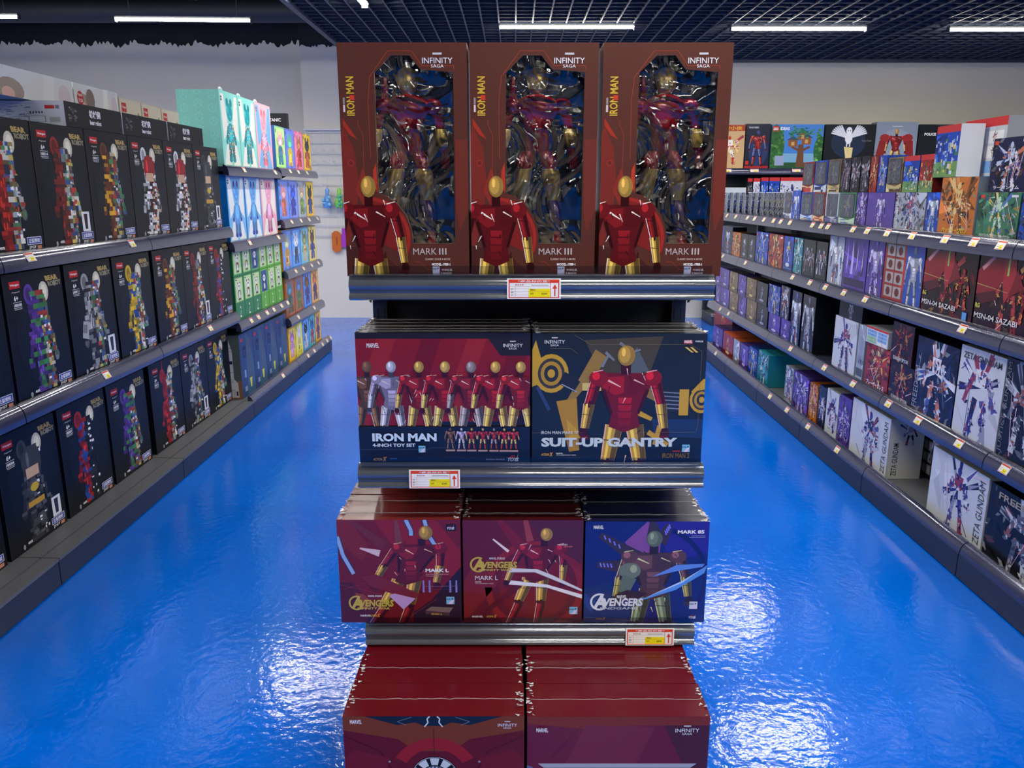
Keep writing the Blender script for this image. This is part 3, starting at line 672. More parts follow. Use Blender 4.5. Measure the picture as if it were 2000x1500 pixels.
def wide_dark(W, H):
    a = Art(W, H); rng = random.Random(4); P = lambda q: [(x*W, y*H) for x, y in q]; Y = (196, 152, 36)
    a.rect(0, 0, W, H, (30, 36, 44)); a.up()
    a.poly(P([(.3, .95), (.75, .98), (.65, .6), (.45, .55)]), (72, 64, 46)); a.poly(P([(.6, .9), (.72, .6), (.62, .5), (.5, .7)]), (88, 96, 100)); a.poly(P([(.7, .35), (1, .35), (1, .2), (.72, .22)]), (34, 52, 90)); a.rect(0, 0, W, .2*H, (22, 32, 50)); a.up()
    a.poly(P([(0, .88), (.02, .95), (.05, .82), (.2, .7), (.0, .6)]), Y)
    a.seg(.2*W, .45*H, .4*W, .85*H, .03*W, .09*W, (150, 118, 50)); a.seg(.25*W, .1*H, .2*W, .5*H, .06*W, .12*W, (176, 130, 30)); a.poly(P([(.2, .35), (.28, .25), (.33, .2), (.22, .2)]), Y)
    gear(a, .11*W, .7*H, .1*W, Y); a.seg(.17*W, .67*H, .26*W, .6*H, .08*W, .07*W, (36, 38, 46)); a.seg(.17*W, .62*H, .26*W, .56*H, .006*W, .006*W, (150, 160, 175)); a.seg(.03*W, .6*H, .1*W, .42*H, .02*W, .02*W, (50, 66, 108))
    a.seg(.75*W, .5*H, .86*W, .49*H, .15*H, .18*H, (40, 42, 52))
    for k in range(5): a.seg(.75*W, (.44+k*.03)*H, .86*W, (.43+k*.03)*H, .003, .003, (120, 130, 150))
    a.rect(.855*W, .38*H, .91*W, .58*H, Y); gear(a, .985*W, .5*H, .07*W, Y); a.poly(P([(.92, .56), (.99, .66), (1, .66), (1, .58)]), Y)
    for q in ((.5, .93, .58, .86), (.52, .84, .62, .88), (.42, .86, .47, .8), (.4, .75, .44, .85)): a.seg(q[0]*W, q[1]*H, q[2]*W, q[3]*H, .008, .005, (120, 125, 135))
    for q in ((.62, .4, .7, .35), (.68, .25, .8, .15), (.75, .3, .72, .15)): a.seg(q[0]*W, q[1]*H, q[2]*W, q[3]*H, .014, .01, Y)
    a.up(); a.seg(.33*W, .66*H, .42*W, .68*H, .03*W, .06*W, (150, 22, 26)); a.seg(.29*W, .6*H, .4*W, .6*H, .045*W, .05*W, (210, 185, 110)); a.seg(.64*W, .58*H, .74*W, .5*H, .06*W, .04*W, (140, 110, 50))
    fig_art(a, .54*W, -.32*H, 1.25*H, (140, 20, 24), (190, 150, 60), rng, hi=(240, 190, 180))
    a.up(2); lc = (120, 110, 80)
    a.line(P([(.0, .245), (.3, .245)]), .0007, lc); a.line(P([(.24, .99), (.33, .92), (.9, .92), (.97, .87), (.97, .3), (.96, .25), (.63, .25)]), .0007, lc); a.line(P([(.1, .89), (.22, .89), (.26, .85)]), .0007, lc)
    a.poly(P([(.9, .9), (.915, .9), (.95, .86), (.935, .86)]), (215, 180, 90)); a.poly(P([(.87, .9), (.885, .9), (.925, .86), (.91, .86)]), (215, 180, 90))
    infinity(a, .07*W, .925*H, .115*W); a.rect(.865*W, .925*H, .915*W, .95*H, (190, 40, 45)); a.up(); marvel(a, .868*W, .929*H, .044*W); a.text('中动玩具', .93*W, .935*H, .014*H, W_)
    a.text('IRON MAN MARK IV', .055*W, .235*H, .024*H, (220, 228, 232), w=.215*W, bold=0); a.text('SUIT-UP GANTRY', .055*W, .135*H, .072*H, (200, 212, 220), w=.8*W, bold=.05)
    actionx(a, .055*W, .065*H, .07*W); a.text('MARVEL', .145*W, .078*H, .01*H, W_); a.text('10TH ANNIVERSARY SERIES', .145*W, .065*H, .009*H, (190, 190, 200))
    a.text('IRON MAN 2', .77*W, .045*H, .04*H, (120, 100, 56), w=.16*W, bold=.02); a.text('MARVEL STUDIOS', .83*W, .095*H, .012*H, (200, 70, 70)); sticker(a, .885*W, .095*H, .02)
    return a
def blank(c):
    def f(W, H): a = Art(W, H); a.rect(.003, .003, W-.003, H-.003, c); return a
    return f
def top_title(c, t, tc):
    def f(W, D): a = Art(W, D); a.rect(0, 0, W, D, c); a.up(); a.text(t, W/2, D*.3, D*.35, tc, w=W*.5, al='c', bold=.03); return a
    return f
rng = random.Random(8)
def stack(xs, X, z, H, D, n, front, look, shelf, body, top, rng, jz=.003, topart=None, m=M_WRAP):
    a0, a1 = xs
    for k in range(n):
        hh = H-(rng.uniform(0, jz) if k else 0)
        o = goods('C', X+k*(D+.0025), a0+(rng.uniform(0, .004) if k else 0), a1-(rng.uniform(0, .004) if k else 0), z, hh, D, front if k == 0 else blank(shade(body, 1.)), look, shelf+' stack', body, top=top, mat_=m, topart=topart, gap=.0015)
        o['label'] = None; L = ROWS.pop(shelf+' stack')
        pos = 'front carton' if k == 0 else 'back carton' if k == n-1 else ['', 'second', 'third', 'fourth', 'fifth'][k]+' carton'
        o['label'] = f'{look}, {pos} of its row on {shelf}'
        o['group'] = 'shrink-wrapped cartons on '+shelf
        if k < n-1 or shelf != 'rack base': creases(o, a1-a0-.003, D, hh, rng)
stack((-.405, .0445), 2.002, .8035, .35, .045, 5, wide_red, 'wide red carton, row of figures', 'rack second shelf', (64, 40, 42), (62, 50, 48), rng, topart=top_title((58, 44, 44), 'IRON MAN', (150, 140, 140)))
stack((.0465, .495), 2.002, .8035, .348, .046, 4, wide_dark, 'dark wide carton with yellow gantry machinery', 'rack second shelf', (34, 34, 34), (48, 46, 42), rng)

# ---- square cartons, third shelf
def avengers(a, x, y, w, h, c, sub, c2):
    a.arc(x+w*.15, y+h*.55, w*.145, w*.185, 60, 300, c, 16); a.text('A', x+w*.02, y-h*.12, h*1.35, c, w=w*.27, bold=.05, shear=.15)
    a.text('VENGERS', x+w*.23, y+h*.12, h*.8, c, w=w*.77, bold=.04, shear=.1); a.up(); a.text(sub, x+w*.16, y-h*.22, h*.25, c2, w=w*.74, bold=.02, shear=.1)
def sq_a(W, H):
    a = Art(W, H); rng = random.Random(21); P = lambda q: [(x*W, y*H) for x, y in q]
    a.rect(0, 0, W, H, (112, 22, 28)); a.up(); a.poly(P([(.3, 1), (.8, 1), (1, .7), (1, .45), (.6, .5)]), (136, 26, 28)); a.poly(P([(.6, .1), (.75, .22), (1, .55), (1, 0), (.6, 0)]), (40, 24, 42)); a.poly(P([(0, 0), (.4, 0), (.1, .4), (0, .4)]), (84, 20, 34)); a.poly(P([(.0, .8), (.2, .6), (.25, .75), (.1, 1), (0, 1)]), (124, 34, 34))
    for k in range(6): a.seg(rng.random()*W, rng.random()*H, rng.random()*W, rng.random()*H, .0006, .0006, (160, 60, 50))
    a.up()
    for pts in (((0, .84), (.04, .66), (.12, .48)), ((.56, 1), (.6, .9), (.6, .85)), ((.71, 1), (.74, .86), (.8, .74))):
        for p, q in zip(pts, pts[1:]): a.seg(p[0]*W, p[1]*H, q[0]*W, q[1]*H, .055*W, .045*W, (56, 50, 84)); a.seg(p[0]*W, p[1]*H, q[0]*W, q[1]*H, .03*W, .03*W, (150, 175, 225))
    a.up(); a.seg(.1*W, 1.0*H, .38*W, .75*H, .008, .03, (110, 40, 44)); a.seg(.48*W, 1.0*H, .5*W, .78*H, .008, .02, (120, 60, 60)); a.seg(.18*W, .73*H, .34*W, .68*H, .004, .02, (220, 190, 200))
    fig_art(a, .36*W, -.12*H, 1.08*H, (118, 26, 32), (180, 142, 62), rng, lean=.3, hi=(240, 200, 160), wide=1.3)
    a.up(); a.poly(P([(.18, .46), (.3, .48), (.66, .28), (.6, .23), (.5, .26), (.25, .36)]), (120, 32, 40)); a.poly(P([(.4, .27), (.45, .29), (.62, .24), (.52, .13)]), (190, 150, 200)); a.poly(P([(.2, .28), (.12, .3), (.2, .12), (.26, .2)]), (140, 60, 40))
    for x in (.69, .74, .91, .96): a.seg(x*W, .42*H, x*W, .3*H, .012*W, .016*W, (140, 130, 200))
    a.seg(.69*W, .36*H, .97*W, .365*H, .0012, .0012, (150, 110, 130)); a.poly(P([(.7, .12), (.75, .16), (.93, .15), (.9, .1)]), (120, 96, 92)); a.poly(P([(.7, .12), (.9, .1), (.9, .065), (.7, .085)]), (74, 50, 56)); a.up(); a.text('MARK L', .75*W, .075*H, .02*H, GOLD)
    a.rect(.885*W, .9*H, .965*W, .96*H, (24, 18, 26)); a.up(); toys(a, .893*W, .91*H, .06*W)
    a.text('MARK L', .71*W, .5*H, .034*H, W_, w=.19*W, bold=.04); a.rect(.71*W, .475*H, .9*W, .483*H, (170, 110, 110)); a.rect(.71*W, .458*H, .82*W, .465*H, (170, 110, 110)); a.text('MARVEL STUDIOS', .23*W, .255*H, .02*H, W_, w=.115*W)
    avengers(a, .08*W, .15*H, .36*W, .085*H, (196, 172, 62), 'INFINITY WAR', (210, 190, 80)); a.text('MARVEL', .16*W, .06*H, .02*H, W_); actionx(a, .235*W, .06*H, .09*W); sticker(a, .875*W, .185*H, .022)
    return a
def sq_b(W, H):
    a = Art(W, H); rng = random.Random(22); P = lambda q: [(x*W, y*H) for x, y in q]
    a.rect(0, 0, W, H, (98, 22, 34)); a.up(); a.arc(.6*W, .35*H, .36*W, .42*W, 0, 360, (136, 32, 34), 30); a.arc(.6*W, .35*H, 0, .3*W, 0, 360, (116, 24, 28), 24); a.poly(P([(.55, 1), (1, 1), (1, .6), (.7, .7)]), (84, 28, 44)); a.poly(P([(0, .0), (.3, .4), (.1, .6), (0, .4)]), (120, 30, 32)); a.up()
    a.seg(.3*W, H, .5*W, .72*H, .015, .035, (120, 24, 34)); a.seg(.52*W, H, .56*W, .8*H, .012, .02, (150, 60, 60)); a.seg(.25*W, .82*H, .38*W, .7*H, .004, .008, (235, 220, 220))
    fig_art(a, .5*W, -.06*H, 1.0*H, (124, 24, 36), (190, 150, 70), rng, lean=.18, hi=(240, 210, 200), wide=1.25); a.seg(.76*W, .72*H, 1.0*W, .54*H, .05*W, .035*W, (126, 26, 42)); a.seg(.5*W, .42*H, .3*W, .2*H, .07*W, .04*W, (92, 18, 40)); a.seg(.3*W, .22*H, .16*W, .08*H, .05*W, .03*W, (88, 16, 34))
    a.up(); a.poly(P([(.38, .5), (.6, .5), (1, .31), (1, .33), (.75, .47), (.62, .53), (.4, .54)]), (215, 215, 225)); a.poly(P([(.38, .38), (.7, .35), (1, .24), (1, .28), (.7, .38), (.4, .42)]), (235, 235, 240)); a.poly(P([(.4, .49), (.7, .43), (.95, .33), (.6, .47)]), (110, 20, 30))
    a.text('MARVEL STUDIOS', .22*W, .625*H, .02*H, W_, w=.13*W); avengers(a, .07*W, .53*H, .38*W, .08*H, (196, 172, 62), 'INFINITY WAR', (210, 190, 80)); a.text('MARK L', .1*W, .425*H, .04*H, W_, w=.19*W, bold=-.004); a.text('MARVEL', .1*W, .4*H, .011*H, W_); a.text('10TH ANNIVERSARY SERIES', .1*W, .385*H, .01*H, (200, 170, 180))
    a.text('LUXURY', .8*W, .76*H, .014*H, W_, shear=.3); a.text('EDITION', .84*W, .742*H, .014*H, (230, 120, 120), shear=.3); a.text('MARVEL', .07*W, .05*H, .02*H, W_); actionx(a, .19*W, .05*H, .09*W); sticker(a, .895*W, .085*H, .022)
    return a
def sq_c(W, H):
    a = Art(W, H); rng = random.Random(23); P = lambda q: [(x*W, y*H) for x, y in q]
    a.rect(0, 0, W, H, (26, 36, 112)); a.up(); a.poly(P([(.32, .8), (.5, 1), (.62, .9), (.6, .6), (.4, .7)]), (130, 76, 150)); a.poly(P([(.55, 1), (1, 1), (1, .7), (.7, .6)]), (44, 34, 140)); a.poly(P([(0, 0), (.5, 0), (.2, .4), (0, .35)]), (20, 48, 110)); a.arc(.55*W, .45*H, .42*W, .46*W, -30, 70, (24, 28, 96), 20); a.poly(P([(0, .3), (.08, .22), (.14, .36), (.06, .1), (0, .2)]), (30, 66, 150)); a.up()
    for (x0, y0, x1, y1) in ((.12, .87, .45, .63), (.1, .58, .34, .56), (.54, 1.0, .56, .86), (.68, .97, .6, .8)):
        a.seg(x0*W, y0*H, x1*W, y1*H, .05*W, .13*W, (58, 44, 60)); 
        for k in range(4): t = .1+k*.12; a.seg((x0+(x1-x0)*t)*W, (y0+(y1-y0)*t+.02)*H, (x0+(x1-x0)*t+.012)*W, (y0+(y1-y0)*t-.02)*H, .012*W, .012*W, (120, 120, 240))
    fig_art(a, .56*W, -.35*H, 1.28*H, (96, 62, 64), (112, 126, 102), rng, c3=(144, 132, 62), hi=(220, 225, 160), wide=1.3)
    a.up(); a.ell(.37*W, .52*H, .09*W, .08*H, (108, 122, 104), 14); a.seg(.37*W, .46*H, .32*W, .3*H, .12*W, .09*W, (96, 112, 96)); a.up(); a.ell(.4*W, .54*H, .03*W, .04*H, (160, 172, 140), 10); a.poly(P([(.25, .28), (.35, .33), (.52, .3), (.45, .24), (.3, .22)]), (48, 34, 50))
    a.up(); a.poly(P([(.43, .24), (.5, .25), (.8, .4), (1, .58), (.98, .5), (.75, .33), (.5, .235)]), (90, 150, 230)); a.poly(P([(.55, .46), (.75, .58), (.98, .59), (.96, .56), (.76, .52)]), (96, 140, 225)); a.poly(P([(.5, .25), (.8, .4), (.97, .55), (.8, .42)]), (190, 215, 250))
    marvel(a, .065*W, .93*H, .08*W); a.text('MARK 85', .745*W, .885*H, .034*H, W_, w=.215*W, bold=.04); a.rect(.86*W, .86*H, .97*W, .867*H, (130, 140, 200)); a.rect(.84*W, .845*H, .97*W, .852*H, (130, 140, 200)); marvel(a, .27*W, .245*H, .08*W)
    avengers(a, .065*W, .155*H, .42*W, .1*H, (225, 230, 240), 'ENDGAME', (190, 200, 225)); actionx(a, .1*W, .03*H, .08*W); toys(a, .87*W, .04*H, .06*W); sticker(a, .87*W, .14*H, .022, (205, 210, 215))
    return a
stack((-.472, -.14), 1.9755, .3545, .301, .0915, 3, sq_a, 'square red carton, flying toy', 'rack third shelf', (96, 24, 28), (118, 40, 38), rng)
stack((-.137, .1875), 1.9755, .3545, .300, .0915, 3, sq_b, 'square red carton, white blades', 'rack third shelf', (80, 16, 20), (66, 16, 18), rng)
stack((.19, .5225), 1.9755, .3545, .296, .0915, 3, sq_c, 'square blue carton with light sword picture', 'rack third shelf', (20, 24, 60), (26, 28, 62), rng)
# ---- wide cartons on the base
def low_a(W, H):
    a = Art(W, H); P = lambda q: [(x*W, y*H) for x, y in q]
    a.rect(0, 0, W, H, (98, 22, 34)); a.up(); a.poly(P([(0, 1), (1, 1), (1, .84), (.7, .74), (.6, .6), (.4, .6), (.3, .74), (0, .84)]), (120, 56, 28)); a.up()
    a.poly(P([(.12, 1), (.88, 1), (.7, .9), (.6, .93), (.55, .89), (.45, .89), (.4, .93), (.3, .9)]), (26, 38, 56)); a.arc(.5*W, .3*H, .36*W*.5, .5*W*.5, 30, 150, (150, 32, 40), 20); a.up()
    for s in (-1, 1):
        a.line(P([(.5+s*.02, 1), (.5+s*.035, .97), (.5+s*.03, .93), (.5+s*.05, .88)]), .003, (215, 220, 225)); a.line(P([(.5+s*.12, .99), (.5+s*.2, .94), (.5+s*.15, .9)]), .0012, (120, 130, 150)); a.line(P([(.5+s*.5, .78), (.5+s*.3, .6), (.5+s*.24, .4)]), .0016, (56, 14, 26))
        a.poly(P([(.5+s*.25, .52), (.5+s*.44, .62), (.5+s*.5, .5), (.5+s*.5, .1), (.5+s*.3, .1)]), (112, 26, 40)); a.ell((.5+s*.25)*W, .48*H, .003, .003, (150, 150, 170), 8); a.ell((.5+s*.43)*W, .1*H, .003, .003, (150, 150, 170), 8)
    a.up(); cx, cy = .5*W, .3*H
    a.arc(cx, cy, 0, .058, 0, 360, (24, 22, 30), 32); a.up(); a.arc(cx, cy, .0545, .056, 0, 360, (190, 190, 200), 32)
    for k in range(10): a.arc(cx, cy, .034, .053, k*36+5, k*36+30, (205, 215, 222), 4)
    a.up(); a.arc(cx, cy, .020, .032, 0, 360, (70, 78, 90), 28); a.up()
    for k in range(20): a.arc(cx, cy, .023, .030, k*18+3, k*18+12, (190, 200, 210), 2)
    a.arc(cx, cy, 0, .018, 0, 360, (110, 130, 145), 20)
    a.line([(cx, .52*H), (cx, .86*H)], .0015, (70, 30, 26)); marvel(a, .04*W, .915*H, .065*W); infinity(a, .855*W, .885*H, .105*W)
    return a
def low_b(W, H):
    a = Art(W, H); P = lambda q: [(x*W, y*H) for x, y in q]
    a.rect(0, 0, W, H, (104, 30, 56)); a.up(); a.poly(P([(0, 1), (1, 1), (1, .88), (.6, .9), (.3, .86), (0, .92)]), (122, 46, 38)); a.poly(P([(.1, .0), (.32, .9), (.7, .88), (.5, 0)]), (116, 40, 62)); a.poly(P([(.75, .9), (1, .9), (1, .2), (.9, .3)]), (76, 34, 52)); a.up()
    a.line(P([(.12, .5), (.3, .9)]), .0012, (70, 24, 40)); a.up(); a.poly(P([(.06, .46), (.94, .46), (.9, .4), (.1, .4)]), (168, 172, 184)); a.rect(.08*W, .1*H, .92*W, .41*H, (60, 40, 56)); a.poly(P([(0, .44), (.03, .42), (.05, .3), (0, .3)]), (90, 110, 150)); a.up()
    for k in range(7):
        x = (.1+k*.12)*W; a.rect(x, .1*H, x+.012, .39*H, (170, 176, 190)); fig_art(a, x+.03, .1*H, .26*H, (120, 26, 40), (190, 180, 180), random.Random(k))
    marvel(a, .05*W, .84*H, .065*W); infinity(a, .81*W, .84*H, .13*W); return a
stack((-.409, .027), 1.664, .047, .2405, .131, 3, low_a, 'wide glossy red carton with round reactor print', 'rack base', (84, 12, 24), (92, 12, 24), rng, m=M_GLOS)
stack((.031, .47), 1.664, .047, .2395, .131, 3, low_b, 'wide glossy red carton with row of figures', 'rack base', (86, 11, 25), (94, 12, 26), rng, m=M_GLOS)

# ------------------------------------------------------------------ price tags
def tag_mesh(big=False, w=.055, h=.036):
    a = Art(w, h); RD = (214, 66, 44)
    a.rect(0, 0, w, h, (240, 236, 230)); a.up()
    a.rect(w*.03, h*.05, w*.97, h*.95, RD); a.up(); a.rect(w*.05, h*.09, w*.95, h*.78, (236, 236, 232)); a.rect(w*.4, h*.09, w*.80, h*.5, (238, 222, 30))
    if big:
        a.up(); a.text('*商品标价签*', w*.5, h*.81, h*.1, W_, w=w*.6, al='c'); a.rect(w*.8, h*.09, w*.81, h*.78, RD); a.rect(w*.875, h*.14, w*.9, h*.5, RD); a.poly([(w*.84, h*.5), (w*.935, h*.5), (w*.888, h*.72)], RD)
        for k in range(3): a.rect(w*.05, h*(.2+k*.15), w*.4, h*(.2+k*.15)+.0004, (200, 90, 70))
        a.rect(w*.15, h*.09, w*.155, h*.6, (200, 90, 70)); a.rect(w*.4, h*.35, w*.8, h*.36, (200, 90, 70)); a.rect(w*.05, h*.6, w*.8, h*.61, (200, 90, 70))
        for k, t_ in enumerate('产品价'): a.text(t_, w*.07, h*(.13+k*.15), h*.09, (90, 80, 80), w=w*.05)
        a.text('商品名称', w*.15, h*.65, h*.08, (150, 60, 50), w=w*.16); a.rect(w*.45, h*.66, w*.77, h*.69, (110, 110, 110)); a.text('零售价', w*.43, h*.4, h*.08, (90, 80, 40), w=w*.1); a.text('会员', w*.43, h*.22, h*.08, (90, 80, 40)); a.text('¥399', w*.64, h*.2, h*.1, (40, 40, 40))
    else: a.up(); a.rect(w*.1, h*.3, w*.35, h*.33, (120, 120, 120)); a.rect(w*.1, h*.5, w*.35, h*.53, (120, 120, 120)); a.rect(w*.5, h*.25, w*.7, h*.3, (90, 80, 20))
    b = MB(); b.box(-w/2, w/2, 0, .0008, -h/2, h/2, (240, 236, 230)); b.art(a, -w/2, 0, -h/2, (1, 0, 0), (0, 0, 1), (0, -1, 0)); return b
TM = tag_mesh().data('price_tag', M_CARD)
def side_tag(side, u, z, X, row, v=None):
    hh = CAMH-z; y = T(u, X, hh)
    o = bpy.data.objects.new('price_tag', TM); COL.objects.link(o); o.location = ({'L': -X, 'R': X}[side], y, z); o.rotation_euler = Matrix.Rotation(PL[side], 3, 'Z').to_euler()
    o.rotation_euler = (Matrix.Rotation(PL[side], 3, 'Z') @ Matrix.Rotation(R(-27), 3, 'X')).to_euler()
    tag(o, None, 'price tag', 'small price tags on the side shelves'); register(o, row, y, 'small red and yellow price tag'); return o
rx = 1.819
for z0, us, row in ((1.32, (1420, 1437, 1460, 1474, 1492, 1511, 1525, 1543, 1587, 1604, 1617, 1666, 1694, 1733, 1782, 1846, 1902, 1955), "right aisle top rail"),
                    (.975, (1412, 1456, 1548, 1582, 1612, 1648, 1690, 1880), "right aisle second rail"), (.515, (1407, 1423, 1544, 1610, 1666, 1735, 1793, 1873, 1962), "right aisle third rail"),
                    (.138-.0, (1398, 1504, 1537, 1578, 1635), "right aisle bottom rail")):
    for u in us: side_tag('R', u, z0-.012, rx if z0 > .2 else 1.777, row)
for z0, us, row in ((1.275, (59, 258), 'left aisle top rail'), (.72, (208, 411), 'left aisle second rail'), (1.66, (477, 538), 'teal bear shelf rail'), (1.68, (567, 583, 600), 'far left bay top rail'), (1.175, (488, 544), 'blue bear shelf rail'),
                    (1.277, (570, 588, 604, 620), 'far left bay second rail'), (.648, (491, 505, 522, 535, 550, 562), 'panda shelf rail'), (.872, (578, 593, 609, 622), 'far left bay third rail'), (.487, (583, 614), 'far left bay fourth rail'), (.138, (553,), 'rocket shelf rail'), (.138, (602, 614, 630, 639, 646), 'far left bay bottom rail')):
    for u in us: side_tag('L', u, z0-.012, 1.819 if z0 > .2 else 1.777, row)
bigm = tag_mesh(True, .132, .05).data('price_tag', M_CARD)
for x, z, lb in ((.05, 1.27, 'large red and yellow price tag on the rack top rail'), (-.205, .776, 'large red and yellow price tag on the rack second rail'), (.372, .32, 'large red and yellow price tag on the rack third rail')):
    o = bpy.data.objects.new('price_tag', bigm); COL.objects.link(o); o.location = (x, 1.9585, z); o.rotation_euler = (R(-3), 0, 0); tag(o, lb, 'price tag')

# ------------------------------------------------------------------ left aisle: black brick-robot cartons
NAVY = (13, 16, 25)
KINDS = {
 'red': dict(left=[(170, 42, 34), (150, 34, 30), (120, 28, 26)], horn=True, num='188015', look='black box, red long-eared brick bear'),
 'maroon': dict(left=[(140, 40, 34), (110, 34, 28), (70, 40, 34)], num='188014', card=True, look='black box, maroon brick bear'),
 'brown': dict(left=[(110, 56, 30), (200, 150, 40), (84, 40, 26)], num='188012', look='black box, brown-yellow brick bear'),
 'white': dict(left=[(225, 225, 228), (30, 28, 32), (200, 200, 205)], right=[(225, 225, 228), (30, 28, 32), (140, 30, 34), (205, 175, 140)], num='188010', head=(150, 28, 36), look='black box, red-haired white brick figure'),
 'black': dict(left=[(62, 64, 70), (80, 82, 88), (44, 46, 50)], right=[(60, 62, 68), (84, 86, 92), (26, 28, 30)], num='188006', head=(58, 60, 66), belt=True, card=True, look='black box, black-yellow brick bear'),
 'purple': dict(left=[(92, 60, 150), (70, 44, 120), (60, 120, 70)], num='188008', look='black box, purple-green brick bear'),
 'silver': dict(left=[(150, 152, 156), (110, 112, 118), (34, 36, 42)], num='188011', gun=(165, 168, 172), card=True, look='black box, silver brick bear'),
 'yellow': dict(left=[(216, 180, 40), (190, 150, 30), (30, 70, 150)], num='188013', look='black box, yellow-blue brick bear'),
 'spider': dict(left=[(160, 36, 36), (36, 66, 140), (130, 28, 30)], right=[(26, 28, 34), (40, 42, 50), (20, 22, 28)], num='188007', look='black box, red-black brick robot'),
 'gold': dict(left=[(170, 150, 70), (120, 110, 60), (90, 110, 90)], num='188009', look='black box, golden brick bear'),
}
def bear_front(key):
    K = KINDS[key]
    def f(W, H):
        a = Art(W, H); rng = random.Random(key); a.ell(W*.52, H*.5, W*.42, H*.42, (14, 21, 32), 20); a.up()
        a.ell(W*.52, H*.5, W*.3, H*.34, (15, 25, 38), 20)
        a.rect(.1*W, .885*H, .27*W, .94*H, (188, 34, 36)); a.up(); a.text('Wangao', .115*W, .9*H, .022*H, W_, w=.14*W, bold=.02)
        a.text('Ages/', .125*W, .85*H, .013*H, (210, 210, 210), w=.13*W); a.text('6+', .15*W, .79*H, .04*H, W_, bold=.03); a.text(K['num'], .135*W, .745*H, .024*H, W_, w=.125*W, bold=.02)
        a.rect(.13*W, .778*H, .265*W, .781*H, W_); a.rect(.13*W, .735*H, .265*W, .738*H, W_); a.rect(.14*W, .722*H, .26*W, .728*H, (170, 170, 170))
        a.text('BEAR', .70*W, .90*H, .042*H, (186, 160, 96), w=.24*W, bold=.05, shear=-.2); a.text('ROBOT', .74*W, .853*H, .042*H, (150, 142, 112), w=.24*W, bold=.05, shear=-.2); a.ell(.865*W, .872*H, .012, .012, (110, 120, 150), 8)
        a.up(); brick_fig(a, W*.52, H*.03, H*.86, K['left'], rng, K.get('right'), K.get('horn', False), K.get('gun'))
        c = H*.86/30
        if K.get('head'): a.up(); a.ell(W*.52, H*.03+23.5*c, 4.6*c, 4.3*c, K['head'], 18); a.up(); a.rect(W*.52-3*c, H*.03+18.6*c, W*.52+3*c, H*.03+21.6*c, (205, 170, 140)); a.ell(W*.52-1.6*c, H*.03+24*c, .7*c, 2.4*c, shade(K['head'], 1.7), 8)
        if K.get('belt'): a.up(); a.rect(W*.52-3.9*c, H*.03+10.2*c, W*.52+3.9*c, H*.03+11.8*c, (196, 150, 50)); a.ell(W*.52, H*.03+15.5*c, 2*c, 1.3*c, (200, 170, 50), 14)
        a.up()
        if K.get('card'): a.rect(.76*W, .12*H, .92*W, .29*H, (225, 228, 232)); a.up(); a.seg(.84*W, .14*H, .84*W, .27*H, .02, .03, (40, 46, 70) if key != 'maroon' else (60, 30, 30))
        a.rect(.72*W, .055*H, .96*W, .115*H, (210, 215, 235)); a.up(); a.rect(.728*W, .06*H, .952*W, .11*H, (52, 66, 150)); a.text('正版授权', .745*W, .068*H, .034*H, W_, w=.19*W, bold=.02)
        a.text('JYGT', .74*W, .02*H, .026*H, W_, w=.12*W, bold=.03); a.rect(.88*W, .015*H, .95*W, .045*H, (196, 130, 110)); a.text('400%', .28*W, .04*H, .022*H, W_, w=.08*W, bold=.03); a.ell(.22*W, .04*H, .008, .011, (150, 155, 165), 8)
        a.line([(0.001, 0), (0.001, H)], .0016, (44, 50, 62)); a.line([(W-.001, 0), (W-.001, H)], .001, (40, 46, 58))
        return a
    return f
def bear_top(W, D):
    a = Art(W, D); a.rect(0, 0, W, D, (26, 30, 38)); return a
bx = {}
def bears(z, X, items, row, h, W):
    for key, t0, t1 in items:
        k = (key, h)
        if k not in bx: bx[k] = goods('L', X, (t0+t1)/2-W/2, (t0+t1)/2+W/2, z, h, .1, bear_front(key), KINDS[key]['look'], row, NAVY, top=(30, 34, 42), name='robot_toy_box', cat='box', group='black brick robot boxes in the left aisle', gap=.002, mat_=M_CARD)
        else: goods('L', X, t0, t1, z, h, .1, None, KINDS[key]['look'], row, name='robot_toy_box', group='black brick robot boxes in the left aisle', proto=bx[k])
        if t1-t0 < W: ROWS[row][-1][1].scale.x = (t1-t0-.003)/(W-.004)
def run(t, keys, W=.398): return [(k, t+i*W, t+(i+1)*W) for i, k in enumerate(keys)]
bears(1.2765, 1.856, run(2.405, ['gold', 'red', 'maroon', 'brown', 'white', 'white', 'black'], .399), 'left aisle top shelf', .49, .396)
bears(.7215, 1.856, [('gold', 2.49, 2.889), ('purple', 2.89, 3.295), ('silver', 3.30, 3.705), ('yellow', 3.71, 4.105), ('brown', 4.135, 4.51), ('maroon', 4.511, 4.884), ('spider', 4.885, 5.257)], 'left aisle second shelf', .485, .388)
bears(.1205, 1.925, run(2.39, ['gold', 'black', 'spider', 'purple'], .418)+[('red', 4.10, 4.51), ('silver', 4.51, 4.90), ('yellow', 4.90, 5.30)], 'left aisle base deck', .487, .396)
